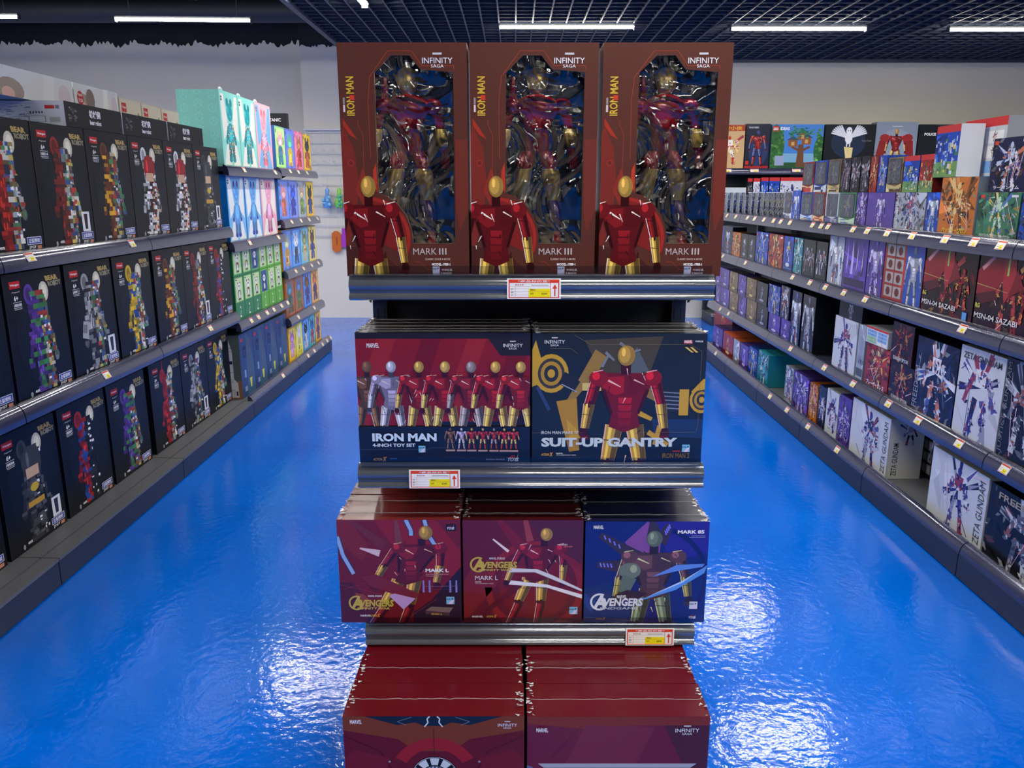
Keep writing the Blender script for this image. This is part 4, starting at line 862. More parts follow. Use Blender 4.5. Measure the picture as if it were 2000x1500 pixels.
# cartons lying on top
def lying_side(W, H):
    a = Art(W, H); a.text('机械熊', W*.5, H*.48, H*.34, W_, w=W*.2, al='c', bold=.05); a.text('bear robot', W*.5, H*.2, H*.2, W_, w=W*.2, al='c', bold=.03)
    rng = random.Random(5)
    for k in range(26): x = W*rng.uniform(.05, .18); y = H*rng.uniform(.2, .75); a.rect(x, y, x+W*.025, y+H*.07, rng.choice(((60, 62, 70), (110, 112, 118), (40, 42, 50), (90, 80, 60))))
    return a
def white_end(D, H):
    a = Art(D, H); a.rect(0.002, 0.002, D-.002, H-.002, (196, 200, 208)); a.up(); rng = random.Random(3); G = (120, 124, 132)
    a.rect(D*.8, H*.68, D*.9, H*.82, (190, 50, 50)); a.rect(D*.91, H*.68, D*.95, H*.82, G); a.ell(D*.1, H*.6, .012, .012, G, 12); a.up(); a.ell(D*.1, H*.6, .010, .010, (196, 200, 208), 12)
    for k in range(40): x = D*rng.uniform(.15, .62); y = H*rng.uniform(.15, .8); a.rect(x, y, x+D*rng.uniform(.02, .07), y+H*.022, G)
    for k in range(5): a.rect(D*(.64+k*.03), H*.5, D*(.655+k*.03), H*.58, (60, 62, 66))
    a.rect(D*.62, H*.15, D*.8, H*.4, G); a.up(); a.rect(D*.63, H*.17, D*.79, H*.38, (200, 204, 210))
    for k in range(14): a.rect(D*(.84+k*.008), H*.15, D*(.843+k*.008), H*.35, (60, 60, 64))
    return a
for k, (t0, t1) in enumerate(((3.47, 3.97), (3.975, 4.48), (4.485, 4.985))):
    goods('L', 1.856, t0, t1, 1.768, .1, .4, lying_side, 'black carton lying flat', 'top of left aisle boxes', NAVY, top=(34, 38, 46), sidec=(190, 194, 202), sideart=white_end, name='robot_toy_box', group='black robot boxes lying flat on top')
def photo_side(seed):
    def f(W, H):
        a = Art(W, H); rng = random.Random(seed)
        for k in range(6): x = W*rng.random(); a.poly([(x, 0), (x+W*.12, 0), (x+W*.16, H), (x+W*.05, H)], rng.choice(((214, 218, 226), (205, 210, 220), (226, 228, 232))))
        a.up(); x = W*(.35 if seed == 1 else .2); a.ell(x, H*.22, W*.13, H*.42, (150, 138, 128), 16); a.up(); a.ell(x-W*.02, H*.1, W*.06, H*.22, (214, 170, 160), 14)
        a.ell(W*.9, H*.3, W*.07, H*.5, (200, 190, 205), 14)
        if seed == 2: a.up(); a.ell(W*.12, H*.45, .028, .032, (176, 36, 44), 14); a.up(); a.text('Playful', W*.12, H*.5, H*.12, W_, w=.04, al='c'); a.text('TCB', W*.12, H*.3, H*.12, W_, al='c'); a.ell(W*.34, H*.45, .04, .05, (120, 104, 100), 12)
        return a
    return f
for k, (t0, t1) in enumerate(((3.1, 3.835), (3.84, 4.26))):
    goods('L', 2.0, t0, t1, 1.8715, .115, .24, photo_side(k+1), ['white flat carton with baby photograph', 'white flat carton with red oval badge'][k], 'stacked left aisle cartons', (206, 210, 218), name='photo_carton')
def cream_side(W, H):
    a = Art(W, H); a.rect(W*.08, H*.3, W*.3, H*.75, (190, 50, 50)); a.up(); a.text('Wangao', W*.1, H*.45, H*.15, W_, w=W*.18); a.ell(W*.85, H*.1, W*.06, H*.3, (130, 150, 70), 10); a.rect(0, H*.94, W, H, (190, 186, 172)); return a
for k in range(3): goods('L', 2.0, 4.27+k*.25, 4.515+k*.25, 1.8715, .10-(k*.004), .24, cream_side, 'cream carton with red corner logo', 'stacked black lying cartons', (206, 200, 186), name='cream_carton', group='cream cartons on top of the left aisle')

# ------------------------------------------------------------------ far left bays
def doll_bear(a, cx, y0, H, body, paw, rng, multi=None, k_=1.0):
    a.up(); U = H*k_; dk = shade(body, .75)
    for s in (-1, 1):
        a.ell(cx+s*U*.085, y0+H*.93, U*.055, H*.07, paw, 12); a.seg(cx+s*U*.075, y0+H*.3, cx+s*U*.08, y0+H*.05, U*.12, U*.13, dk); a.ell(cx+s*U*.085, y0+H*.045, U*.075, H*.042, paw, 10)
        a.seg(cx+s*U*.1, y0+H*.56, cx+s*U*.19, y0+H*.36, U*.07, U*.08, dk); a.ell(cx+s*U*.2, y0+H*.32, U*.05, H*.045, paw, 10)
    a.up(); a.ell(cx, y0+H*.42, U*.15, H*.2, body, 16); a.ell(cx, y0+H*.78, U*.13, H*.14, body, 16); a.up(); a.ell(cx, y0+H*.45, U*.09, H*.13, shade(body, 1.3), 12); a.ell(cx+U*.02, y0+H*.73, U*.05, H*.035, shade(body, 1.2), 10); a.ell(cx-U*.07, y0+H*.82, U*.03, H*.06, shade(body, 1.25), 8)
    if multi:
        a.up()
        for k in range(60): x = cx+rng.uniform(-.15, .13)*U; y = y0+rng.uniform(.12, .62)*H; a.rect(x, y, x+U*.035, y+H*.02, rng.choice(multi))
    a.up(); a.ell(cx+U*.03, y0+H*.75, U*.016, H*.012, shade(paw, .4), 8)
def bear_box(bg, ray, body, paw, seed, multi=None):
    def f(W, H):
        a = Art(W, H); rng = random.Random(seed); a.rect(.008, .01, W-.008, H-.01, shade(bg, 1.02)); a.up()
        for x0, x1, x2, x3 in ((.05, .22, .4, .1), (.95, .8, .6, .92)): a.poly([(x0*W, .96*H), (x1*W, .96*H), (x2*W, .5*H), (x3*W, .35*H)], ray)
        a.poly([(.06*W, .03*H), (.3*W, .42*H), (.45*W, .03*H)], ray); a.poly([(.94*W, .03*H), (.7*W, .42*H), (.55*W, .03*H)], ray)
        doll_bear(a, W*.5, H*.06, H*.86, body, paw, rng, multi); a.rect(.06*W, .9*H, .13*W, .925*H, shade(paw, .7)); a.rect(.06*W, .865*H, .13*W, .89*H, shade(paw, .7)); a.ell(.12*W, .045*H, .05*W, .014*H, (240, 240, 236), 10); return a
    return f
def cube_side(c):
    def f(D, H):
        a = Art(D, H); a.rect(0, 0, D, H, c); a.up(); c2 = shade(c, 1.12); rng = random.Random(1); a.line([(D*.5, 0), (D*.5, H)], .0015, shade(c, .85))
        for i in range(3):
            for j in range(6):
                x = D*(.17+i*.33); y = H*(.08+j*.17)+(i % 2)*H*.06; r = .026
                p = [(x+r*math.cos(R(60*k+30)), y+r*math.sin(R(60*k+30))) for k in range(7)]; a.line(p, .0018, c2)
                for k in (1, 3, 5): a.line([(x, y), p[k]], .0016, c2)
        return a
    return f
def handle(o, W, D, H, col):
    b = MB()
    for i in range(8):
        a0, a1 = math.pi*i/8, math.pi*(i+1)/8; b.tube((.035*math.cos(a0), D*.5, H+.028*math.sin(a0)), (.035*math.cos(a1), D*.5, H+.028*math.sin(a1)), .006, 6, col)
    b.build('handle', mat('white_plastic_handle', (225, 235, 238), .4), o)
TEAL, PINK, BLUE = (142, 220, 206), (240, 178, 190), (116, 186, 232)
mc = [(230, 80, 60), (240, 190, 60), (60, 110, 190), (240, 235, 220), (60, 160, 160)]
for z, h, L in ((1.6615, .47, ((TEAL, (238, 238, 226), (40, 160, 165), (30, 140, 150), 'teal bear doll box', mc), (TEAL, (238, 238, 226), (40, 160, 165), (30, 140, 150), 'teal bear doll box', mc), (PINK, (120, 180, 225), (240, 150, 165), (225, 110, 130), 'pink and blue bear doll box', [(240, 235, 230), (120, 160, 220)]))),
                (1.1765, .435, ((BLUE, (235, 240, 240), (90, 155, 225), (50, 60, 160), 'blue bear doll box', None), (BLUE, (235, 240, 240), (90, 155, 225), (50, 60, 160), 'blue bear doll box', None), (PINK, (245, 235, 225), (240, 160, 190), (190, 60, 130), 'pink bear doll box', None)))):
    ts = (5.31, 5.66, 6.02, 6.40)
    for k, (bg, ray, body, paw, look, m_) in enumerate(L):
        bc = (20, 120, 200) if bg == BLUE else bg
        o = goods('L', 1.856, ts[k], ts[k+1], z, h, .27, bear_box(bg, ray, body, paw, k, m_), look, ('teal' if z > 1.5 else 'blue')+' bear shelf', bc, sideart=cube_side(bc), name='bear_doll_box', group='tall pastel bear doll boxes')
        handle(o, ts[k+1]-ts[k], .1, h, bg) if z > 1.5 else None
# panda boxes
def panda(a, cx, y0, H, rng, acc):
    a.up(); B = (28, 30, 34)
    a.ell(cx, y0+H*.33, H*.2, H*.27, B, 14); a.up(); a.ell(cx, y0+H*.3, H*.15, H*.2, (235, 235, 230), 14)
    for s in (-1, 1): a.ell(cx+s*H*.17, y0+H*.92, H*.07, H*.07, B, 10); a.ell(cx+s*H*.12, y0+H*.06, H*.09, H*.07, B, 10); a.seg(cx+s*H*.14, y0+H*.5, cx+s*H*.2, y0+H*.25, H*.09, H*.08, B)
    a.up(); a.ell(cx, y0+H*.75, H*.23, H*.2, (240, 240, 236), 16); a.up()
    for s in (-1, 1): a.ell(cx+s*H*.09, y0+H*.77, H*.05, H*.06, B, 8)
    a.ell(cx, y0+H*.68, H*.03, H*.02, B, 8)
    if acc: a.seg(cx-H*.15, y0+H*.5, cx+H*.15, y0+H*.42, H*.06, H*.05, acc)
def panda_front(k):
    def f(W, H):
        a = Art(W, H); rng = random.Random(k); y0 = .06*H
        lo = (206, 226, 170) if k % 4 != 3 else (40, 80, 150)
        a.rect(W*.08, y0, W*.92, H*.95, (120, 200, 90)); a.up(); a.rect(W*.12, y0+.006, W*.88, H*.93, lo); panda(a, W*.5, H*.12, H*.68, rng, (None, (190, 60, 50), (230, 180, 60), (60, 100, 190))[k % 4]); a.rect(W*.15, H*.86, W*.3, H*.9, (50, 60, 50)); return a
    return f
def strip_front(W, H): a = Art(W, H); a.rect(W*.42, H*.2, W*.58, H*.3, (225, 240, 215)); a.seg(W*.45, H*.3, W*.55, H*.6, W*.03, W*.03, (225, 240, 215)); a.ell(W*.5, H*.78, W*.05, H*.08, (225, 240, 215), 8); return a
pg = (70, 160, 84)
for c in range(6):
    t0, t1 = 5.31+c*.186, 5.31+(c+1)*.186; g1 = (50, 130, 86) if c < 3 else (96, 176, 60)
    goods('L', 1.856, t0, t1, .6495, .115, .2, strip_front, 'plain green carton with small logo', 'panda shelf bottom layer', g1, name='panda_toy_box', group='panda boxes in the left aisle', sideart=cube_side((40, 120, 70)))
    for lv in range(2): goods('L', 1.856, t0, t1, .7655+lv*.186, .184, .2, panda_front(c+lv), 'green panda toy box', 'panda shelf '+('middle layer' if lv == 0 else 'upper layer'), g1, name='panda_toy_box', group='panda boxes in the left aisle', sideart=cube_side((40, 120, 70)), gap=.002)
# rocket cartons
def rocket_front(W, H):
    a = Art(W, H); rng = random.Random(6); a.rect(0, 0, W, H, (46, 70, 118)); a.poly([(W*.4, 0), (W, 0), (W, H*.4), (W*.7, H*.9), (W*.5, H)], (60, 96, 130)); a.up(); a.rect(.1*W, .88*H, .27*W, .93*H, (190, 50, 60)); a.rect(.2*W, .62*H, .45*W, .8*H, (26, 40, 80)); a.up(); a.rect(.24*W, .7*H, .4*W, .74*H, (40, 62, 110)); a.rect(.24*W, .65*H, .4*W, .68*H, (40, 62, 110)); a.rect(.25*W, .3*H, .36*W, .42*H, (150, 165, 195)); a.rect(.2*W, .08*H, .38*W, .16*H, (130, 150, 180))
    a.seg(.68*W, .1*H, .68*W, .25*H, .02, .05, (220, 210, 80)); a.seg(.68*W, .25*H, .68*W, .88*H, .05, .045, (60, 60, 72)); a.up()
    for k in range(24): y = H*(.26+k*.026); a.line([(.68*W-.022, y), (.68*W+.022, y+.01)], .002, (150, 165, 190))
    return a
def rocket_side(D, H):
    a = Art(D, H); c = D*.5; WH = (216, 218, 214); a.rect(0, 0, D, H, (92, 104, 96)); a.poly([(0, 0), (D, 0), (D, H*.3), (0, H*.15)], (150, 104, 80)); a.poly([(0, H), (D*.5, H), (0, H*.5)], (70, 130, 110)); a.up(2)
    w2 = .032; a.poly([(c-w2, .12*H), (c+w2, .12*H), (c+w2, .75*H), (c+.012, .93*H), (c-.012, .93*H), (c-w2, .75*H)], WH)
    for s in (-1, 1): a.poly([(c+s*w2, .02*H), (c+s*(w2+.028), .02*H), (c+s*(w2+.026), .25*H), (c+s*w2, .32*H)], WH)
    a.rect(c-w2-.004, .02*H, c+w2+.004, .14*H, (198, 200, 198)); a.up()
    for y in (.14, .27, .3, .42, .58, .75, .8): a.rect(c-w2, y*H, c+w2, y*H+.002, (60, 64, 70))
    a.rect(c-w2*.9, .55*H, c+w2*.9, .6*H, (46, 52, 90)); a.rect(c-w2-.022, .05*H, c-w2-.01, .12*H, (50, 54, 80)); a.rect(c+w2+.01, .05*H, c+w2+.022, .12*H, (50, 54, 80))
    for k in range(7): a.rect(c-.009+(k % 2)*.003, (.735-k*.018)*H, c+.009-(k % 3)*.002, (.744-k*.018)*H, (70, 44, 48))
    return a
for k, (u0, u1) in enumerate(((500, 521), (521, 540), (540, 560), (560, 581))):
    t0 = T(u0, 1.85, 1.3) if k else 5.31; t1 = 5.31+(k+1)*.285
    goods('L', 1.856, 5.31+k*.285, t1, .1192, .44-.004*k, .17, rocket_front, 'blue grey rocket model carton', 'rocket shelf', (74, 104, 112), sideart=rocket_side, name='rocket_model_box', group='rocket model cartons')
# small mascot boxes
def mascot_front(bg, body, acc, seed):
    def f(W, H):
        a = Art(W, H); rng = random.Random(seed); a.rect(.004, .004, W-.004, H-.004, bg); a.up(); a.rect(.012, .015, W-.012, H-.015, shade(bg, 1.25)); a.up()
        for k in range(7): a.ell(rng.random()*W, rng.random()*H, W*.12, W*.12, shade(bg, rng.uniform(.9, 1.3)), 8)
        c, S = W*.5, H
        for s in (-1, 1): a.ell(c+s*W*.16, H*.83, W*.08, H*.07, body, 8); a.seg(c+s*W*.12, H*.3, c+s*W*.14, H*.1, W*.18, W*.2, acc); a.seg(c+s*W*.2, H*.5, c+s*W*.28, H*.34, W*.1, W*.1, body)
        a.up(); a.ell(c, H*.42, W*.22, H*.15, acc, 12); a.ell(c, H*.67, W*.27, H*.14, body, 14); a.up(); a.ell(c, H*.63, W*.15, H*.07, shade(body, 1.4), 10)
        for k in range(10): a.rect(c+rng.uniform(-.2, .2)*W, H*rng.uniform(.15, .5), c+rng.uniform(-.2, .2)*W, H*rng.uniform(.15, .5), shade(acc, rng.uniform(.6, 1.4))) if k % 3 == 0 else a.ell(c+rng.uniform(-.22, .22)*W, H*rng.uniform(.12, .8), W*.03, W*.03, shade(acc, rng.uniform(.5, 1.5)), 6)
        a.rect(W*.06, H*.84, W*.13, H*.93, shade(bg, .5)); return a
    return f
MSET = [
 (1.6815, .325, [((150, 205, 120), (240, 170, 180), (60, 120, 140), 'green box with pink-headed mascot'), ((96, 110, 200), (90, 190, 150), (230, 190, 60), 'violet box with green mascot'), ((225, 120, 150), (190, 120, 90), (200, 60, 60), 'pink box with brown bear mascot'), ((225, 175, 50), (40, 44, 60), (200, 90, 50), 'yellow box with dark-capped figure')], 'far left bay top shelf', (70, 130, 200), 4),
 (1.2785, .32, [((100, 130, 210), (225, 150, 150), (190, 100, 80), 'blue box with pink mascot'), ((110, 130, 215), (50, 80, 190), (50, 60, 150), 'blue box with dark blue mascot'), ((150, 160, 175), (200, 170, 140), (120, 150, 70), 'grey box with tan bear mascot'), ((225, 175, 50), (36, 40, 50), (60, 70, 150), 'yellow box with black-capped figure')], 'far left bay second shelf', (80, 150, 215), 4),
 (.8735, .33, [((90, 130, 200), (170, 180, 150), (200, 150, 80), 'blue box with striped mascot'), ((80, 140, 215), (230, 235, 240), (60, 90, 130), 'light blue box with white mascot'), ((110, 170, 190), (130, 140, 90), (220, 200, 140), 'aqua box with green mascot'), ((215, 190, 110), (90, 60, 50), (70, 80, 160), 'sand box with brown-haired figure')], 'far left bay third shelf', (220, 150, 60), 4),
 (.4885, .34, [((150, 84, 50), (70, 130, 160), (60, 90, 70), 'rust box with blue-haired mascot'), ((150, 90, 56), (80, 120, 170), (90, 120, 60), 'rust box with green-legged mascot'), ((80, 130, 200), (110, 70, 50), (60, 70, 150), 'blue box with brown-haired mascot'), ((210, 160, 90), (190, 100, 60), (80, 70, 130), 'orange box with ginger figure')], 'far left bay fourth shelf', (200, 120, 50), 4),
 (.1192, .29, [((235, 180, 50), (180, 120, 180), (220, 160, 200), 'amber box with lilac mascot'), ((225, 215, 90), (235, 235, 240), (230, 200, 90), 'yellow box with white mascot'), ((96, 150, 220), (30, 30, 40), (235, 235, 240), 'blue box with black-eared mascot'), ((80, 170, 180), (60, 90, 160), (200, 80, 90), 'teal box with blue mascot'), ((225, 170, 60), (150, 80, 130), (120, 60, 100), 'orange box with purple mascot')], 'far left bay base shelf', (235, 150, 40), 5)]
for z, h, L, row, sc, n in MSET:
    w_ = 1.13/n
    for k, (bg, bd, ac, look) in enumerate(L): goods('L', 1.856, 6.48+k*w_, 6.48+(k+1)*w_, z, h, .15, mascot_front(bg, bd, ac, k*7+int(z*10)), look, row, sc if k in (0, n-1) else bg, name='mascot_toy_box', group='small mascot boxes in the far left bay')
# film carton standing at the very back
def titanic(W, H): a = Art(W, H); a.text('TITANIC', W*.5, H*.86, H*.055, (220, 220, 225), w=W*.55, al='c'); a.poly([(W*.2, H*.3), (W*.8, H*.3), (W*.7, H*.6), (W*.5, H*.75), (W*.3, H*.6)], (40, 44, 52)); return a
b = MB(); b.box(-.12, .12, 0, .06, 0, .5, (34, 36, 42)); b.art(titanic(.24, .5), -.12, 0, 0, (1, 0, 0), (0, 0, 1), (0, -1, 0))
tag(b.build('ship_model_box', M_CARD, loc=(-2.135, 7.45, 1.6815)), 'black ship model box standing behind the small mascot boxes, white lettering', 'box')

# ------------------------------------------------------------------ wire grid panel with hanging things on the back wall
wp = tag(empty('wire_grid_panel', (-1.95, 9.72, .97)), 'white wire grid panel on the back wall behind left shelves', 'display panel')
b = MB()
for k in range(19): b.tube((-.47+k*.052, 0, 0), (-.47+k*.052, 0, 1.24), .0028, 4)
b.build('vertical_wires', mat('white_wire', (208, 214, 224), .4), wp)
b = MB()
for k in range(11): b.tube((-.47, -.006, .03+k*.118), (.47, -.006, .03+k*.118), .004, 4)
b.box(-.49, .49, -.012, .008, 1.23, 1.25); b.build('horizontal_wires', mat('white_wire'), wp)
hk = None
for r_ in range(2):
    for k in range(7):
        b = MB(); x = -.36+k*.11; z = .88+r_*.13; b.tube((x, -.008, z), (x, -.13, z-.01), .003, 5); b.tube((x, -.13, z-.01), (x, -.15, z+.02), .003, 5); b.build('hook', mat('white_wire'), wp)
def bag_toy(x, z, cols, lb):
    e = tag(empty('toy_bottle', (x, 9.66, z)), lb, 'toy', 'little toys hanging on the grid panel'); rng = random.Random(lb)
    b = MB(); b.loft([(0, 0, 0, .04, .03), (0, 0, .05, .055, .035), (0, 0, .1, .04, .03), (.005, 0, .15, .02, .02), (.01, 0, .2, .028, .02), (.01, 0, .23, .01, .01)], 10); b.build('bottle', mat('toy_'+lb.split()[0], cols[0], .3, coat=.5), e, smooth=True)
    b = MB()
    for k in range(7):
        x_, y_, z_ = rng.uniform(-.04, .04), -.03+rng.uniform(-.015, .01), rng.uniform(.01, .14); b.loft([(x_, y_, z_-.022, .006, .006), (x_, y_, z_-.01, .02, .02), (x_, y_, z_+.01, .02, .02), (x_, y_, z_+.022, .006, .006)], 8)
    b.build('beads', mat('bead_'+lb.split()[0], cols[1], .3, coat=.5), e, smooth=True)
bag_toy(-2.20, 1.32, ((90, 150, 225), (130, 190, 230)), 'blue plastic bottle toy hanging on the wire grid')
bag_toy(-2.06, 1.32, ((130, 210, 70), (90, 190, 140)), 'green plastic bottle toy hanging on the wire grid')
bag_toy(-1.92, 1.32, ((235, 90, 150), (240, 150, 190)), 'pink plastic bottle toy hanging on the wire grid')
for x, c, lb, t_ in ((-2.12, (206, 110, 56), 'orange cardboard hang tag hooked at the bottom of the grid', 'YBB'), (-2.0, (170, 70, 190), 'purple cardboard hang tag hooked at the bottom of the grid', '')):
    a = Art(.12, .26); b = MB(); b.extrude_x([(0, 0), (.004, 0), (.004, .1), (0, .1)], 0, .001)
    b = MB(); pts = [(-.055, 0, .03), (-.02, 0, 0), (.02, 0, 0), (.055, 0, .03), (.055, 0, .22), (.02, 0, .25), (-.02, 0, .25), (-.055, 0, .22)] if t_ else [(-.06, 0, .02), (.06, 0, .02), (.06, 0, .17), (.0, 0, .17), (0, 0, .24), (-.05, 0, .24), (-.05, 0, .17), (-.06, 0, .17)]
    b.poly(pts, c); b.poly([(p[0], .006, p[2]) for p in pts][::-1], c)
    for p, q in zip(pts, pts[1:]+pts[:1]): b.poly([p, (p[0], .006, p[2]), (q[0], .006, q[2]), q], c)
    if t_: a.text('YBB玩', .03, .08, .02, (90, 40, 30), rot=90, w=.1); b.art(a, -.015, 0, 0, (1, 0, 0), (0, 0, 1), (0, -1, 0))
    tag(b.build('hang_tag', M_CARD, loc=(x, 9.7, .8 if t_ else .84)), lb, 'hang tag')

# ------------------------------------------------------------------ right aisle goods
PALS = {
 'blue': ((30, 70, 170), [(200, 215, 235), (60, 120, 210), (30, 40, 90), (210, 190, 90), (130, 160, 210)]),
 'navy': ((24, 30, 66), [(190, 200, 220), (70, 90, 160), (40, 46, 80), (200, 120, 90), (230, 230, 240)]),
 'red': ((150, 40, 34), [(225, 200, 150), (190, 60, 50), (100, 26, 26), (230, 180, 80), (90, 80, 90)]),
 'dark': ((26, 28, 36), [(150, 155, 170), (90, 96, 115), (200, 205, 215), (60, 64, 80), (140, 90, 90)]),
 'purple': ((84, 60, 150), [(190, 180, 230), (120, 90, 190), (50, 36, 100), (220, 210, 240), (90, 80, 140)]),
 'silver': ((160, 168, 182), [(220, 225, 235), (110, 120, 150), (60, 70, 110), (40, 90, 170), (190, 60, 60)]),
 'white': ((206, 210, 218), [(54, 52, 130), (34, 36, 76), (150, 154, 178), (150, 60, 84), (92, 84, 150), (222, 224, 232)]),
 'gold': ((120, 100, 70), [(200, 180, 120), (150, 130, 90), (80, 60, 50), (230, 215, 170), (110, 80, 110)]),
 'orange': ((196, 110, 40), [(230, 190, 120), (150, 70, 30), (240, 220, 180), (90, 60, 40), (220, 140, 60)]),
 'crimson': ((40, 14, 20), [(130, 32, 38), (96, 22, 28), (170, 60, 60), (50, 24, 30), (36, 18, 26), (190, 140, 80)]),
 'teal': ((36, 130, 150), [(150, 210, 215), (60, 150, 190), (30, 80, 110), (220, 230, 220), (90, 170, 160)]),
 'green': ((60, 120, 90), [(190, 220, 190), (70, 150, 120), (230, 200, 90), (90, 120, 190), (230, 235, 235)]),
}
def F(style, pal, seed, title='', tc=(235, 235, 240), tpos=.05, th=.07, tw=.8, vert=False, badge=None, extra=None):
    bg, cols = PALS[pal]
    def f(W, H):
        a = Art(W, H); rng = random.Random(seed*13+5)
        a.rect(0, 0, W, H, bg)
        for k in range(7):
            x, y = rng.random()*W, rng.random()*H; r = min(W, H)*.6; a.poly([(x, y), (x+r*rng.uniform(-1, 1), y+r*rng.uniform(.2, 1)), (x+r*rng.uniform(.2, 1), y+r*rng.uniform(-1, 1))], shade(bg, rng.uniform(.6, 1.5)) if pal != 'white' else shade(bg, rng.uniform(.9, 1.08)), ly=2)
        a.ly = 3
        if style == 'win':
            a.rect(W*.07, H*.22, W*.93, H*.96, shade(bg, .55)); a.up(); a.poly([(W*.12, H*.26), (W*.88, H*.26), (W*.88, H*.86), (W*.8, H*.93), (W*.12, H*.93)], (62, 66, 58)); mecha_art(a, W*.5, H*.56, min(H*.62, W*1.1), cols, rng, 24)
            for k in range(4): a.seg(rng.uniform(.15, .85)*W, rng.uniform(.3, .9)*H, rng.uniform(.15, .85)*W, rng.uniform(.3, .9)*H, .0025, .001, (150, 155, 150))
            a.up(); a.poly([(0, 0), (W, 0), (W, H*.25), (W*.6, H*.16), (0, H*.24)], cols[0])
            for k in range(9): a.rect(rng.random()*W*.8, rng.random()*H*.18, rng.random()*W, rng.random()*H*.18, rng.choice(cols))
        elif style == 'pair':
            for s in (.3, .7): mecha_art(a, W*s, H*.5, H*.75, cols, rng, 26, .6)
        elif style == 'crest':
            mecha_art(a, W*.5, H*.58, H*.62, cols, rng, 26, .7); a.up(); a.rect(0, 0, W, H*.24, shade(bg, .7)); a.ell(W*.5, H*.2, W*.2, H*.06, cols[0], 10); a.line([(W*.1, H*.1), (W*.9, H*.1)], H*.02, cols[1])
        elif style == 'sword':
            for k in range(4): x = W*(.15+.22*k); a.up(); a.poly([(x-W*.05, H*.3), (x, H*.95), (x+W*.06, H*.6), (x+W*.05, H*.3)], rng.choice(cols)); a.poly([(x-W*.02, H*.35), (x+W*.01, H*.85), (x+W*.03, H*.5)], cols[0])
            a.up(); a.rect(W*.05, H*.08, W*.95, H*.22, shade(bg, .5))
        elif style == 'hero': fig_art(a, W*.52, -H*.12, H*1.12, cols[0], cols[1], rng, c3=cols[2]); mecha_art(a, W*.5, H*.3, H*.5, cols, rng, 14, .6)
        elif style == 'panel':
            for i in range(2):
                for j in range(4): a.up() if j == 0 else None; a.rect(W*(.06+i*.24), H*(.08+j*.22), W*(.27+i*.24), H*(.26+j*.22), (170, 165, 160)); a.ell(W*(.165+i*.24), H*(.17+j*.22), W*.06, H*.07, cols[2], 8)
            a.up(); a.rect(W*.56, 0, W, H, (40, 80, 170)); fig_art(a, W*.78, -.1*H, H*1.05, (190, 195, 210), (120, 130, 150), rng)
        elif style == 'plan':
            a.rect(0, H*.88, W, H, (200, 50, 50)); a.up()
            for i in range(2):
                for j in range(4): a.rect(W*(.06+i*.48), H*(.06+j*.2), W*(.48+i*.46), H*(.22+j*.2), rng.choice(((120, 170, 225), (235, 235, 235), (150, 200, 150)))); a.up(); mecha_art(a, W*(.27+i*.47), H*(.14+j*.2), H*.14, [(90, 80, 80), (200, 70, 60), (60, 60, 70)], rng, 8); a.ly -= 4
            a.ly = 12
        elif style == 'brick':
            a.rect(0, H*.86, W, H, (196, 52, 52)); a.rect(0, 0, W, H*.3, (110, 150, 90)); a.up()
            for k in range(70): x, y = rng.random()*W*.9, H*rng.uniform(.05, .7); a.rect(x, y, x+W*rng.uniform(.02, .1), y+H*rng.uniform(.02, .12), rng.choice(cols+[(60, 120, 70), (70, 80, 90), (210, 210, 210)]))
        else:
            if pal != 'white':
                for k in range(70):
                    x, y, r = rng.random()*W, rng.random()*H, min(W, H)*rng.uniform(.04, .13); an = rng.uniform(0, 6.3)
                    a.poly([(x+r*math.cos(an), y+r*math.sin(an)), (x+r*.5*math.cos(an+1.4), y+r*.5*math.sin(an+1.4)), (x-r*math.cos(an), y-r*math.sin(an)), (x-r*.3*math.cos(an+1.4), y-r*.3*math.sin(an+1.4))], shade(rng.choice(cols+[bg]*2), rng.uniform(.3, .75)))
                    if k % 24 == 23: a.up()
            mecha_art(a, W*.52, H*.5, min(H*1.05, W*1.35), cols, rng, 110)
            for k in range(5): x = rng.random()*W; a.seg(x, rng.random()*H, x+W*rng.uniform(-.4, .4), rng.random()*H, .004, .001, rng.choice((cols[0], (240, 200, 220))))
        a.up(2)
        if title:
            if vert: a.text(title, W*.14 if vert is True else W*vert, H*.06, W*th*1.2, tc, w=H*tw, rot=90, bold=.0)
            else: a.text(title, W*.5, H*tpos, H*th, tc, w=W*tw, al='c', bold=.02)
        if badge: a.rect(W*.05, H*.88, W*.16, H*.95, (205, 70, 50)); a.rect(W*.8, H*.9, W*.95, H*.95, (225, 225, 225))
        if extra: a.up(); extra(a, W, H)
        return a
    return f
WORDS = {'blue': 'blue', 'navy': 'navy', 'red': 'red', 'dark': 'black', 'purple': 'purple', 'silver': 'silver', 'white': 'white', 'gold': 'bronze', 'orange': 'orange', 'crimson': 'dark red', 'teal': 'teal', 'green': 'green'}
KW = {'win': 'window figure box', 'pair': 'box with two toy robots', 'crest': 'shiny robot card box', 'sword': 'toy weapon box', 'hero': 'hero figure box', 'panel': 'toy box with picture panels', 'plan': 'box with instruction pictures', 'brick': 'building brick box', 'mecha': 'robot model kit box'}
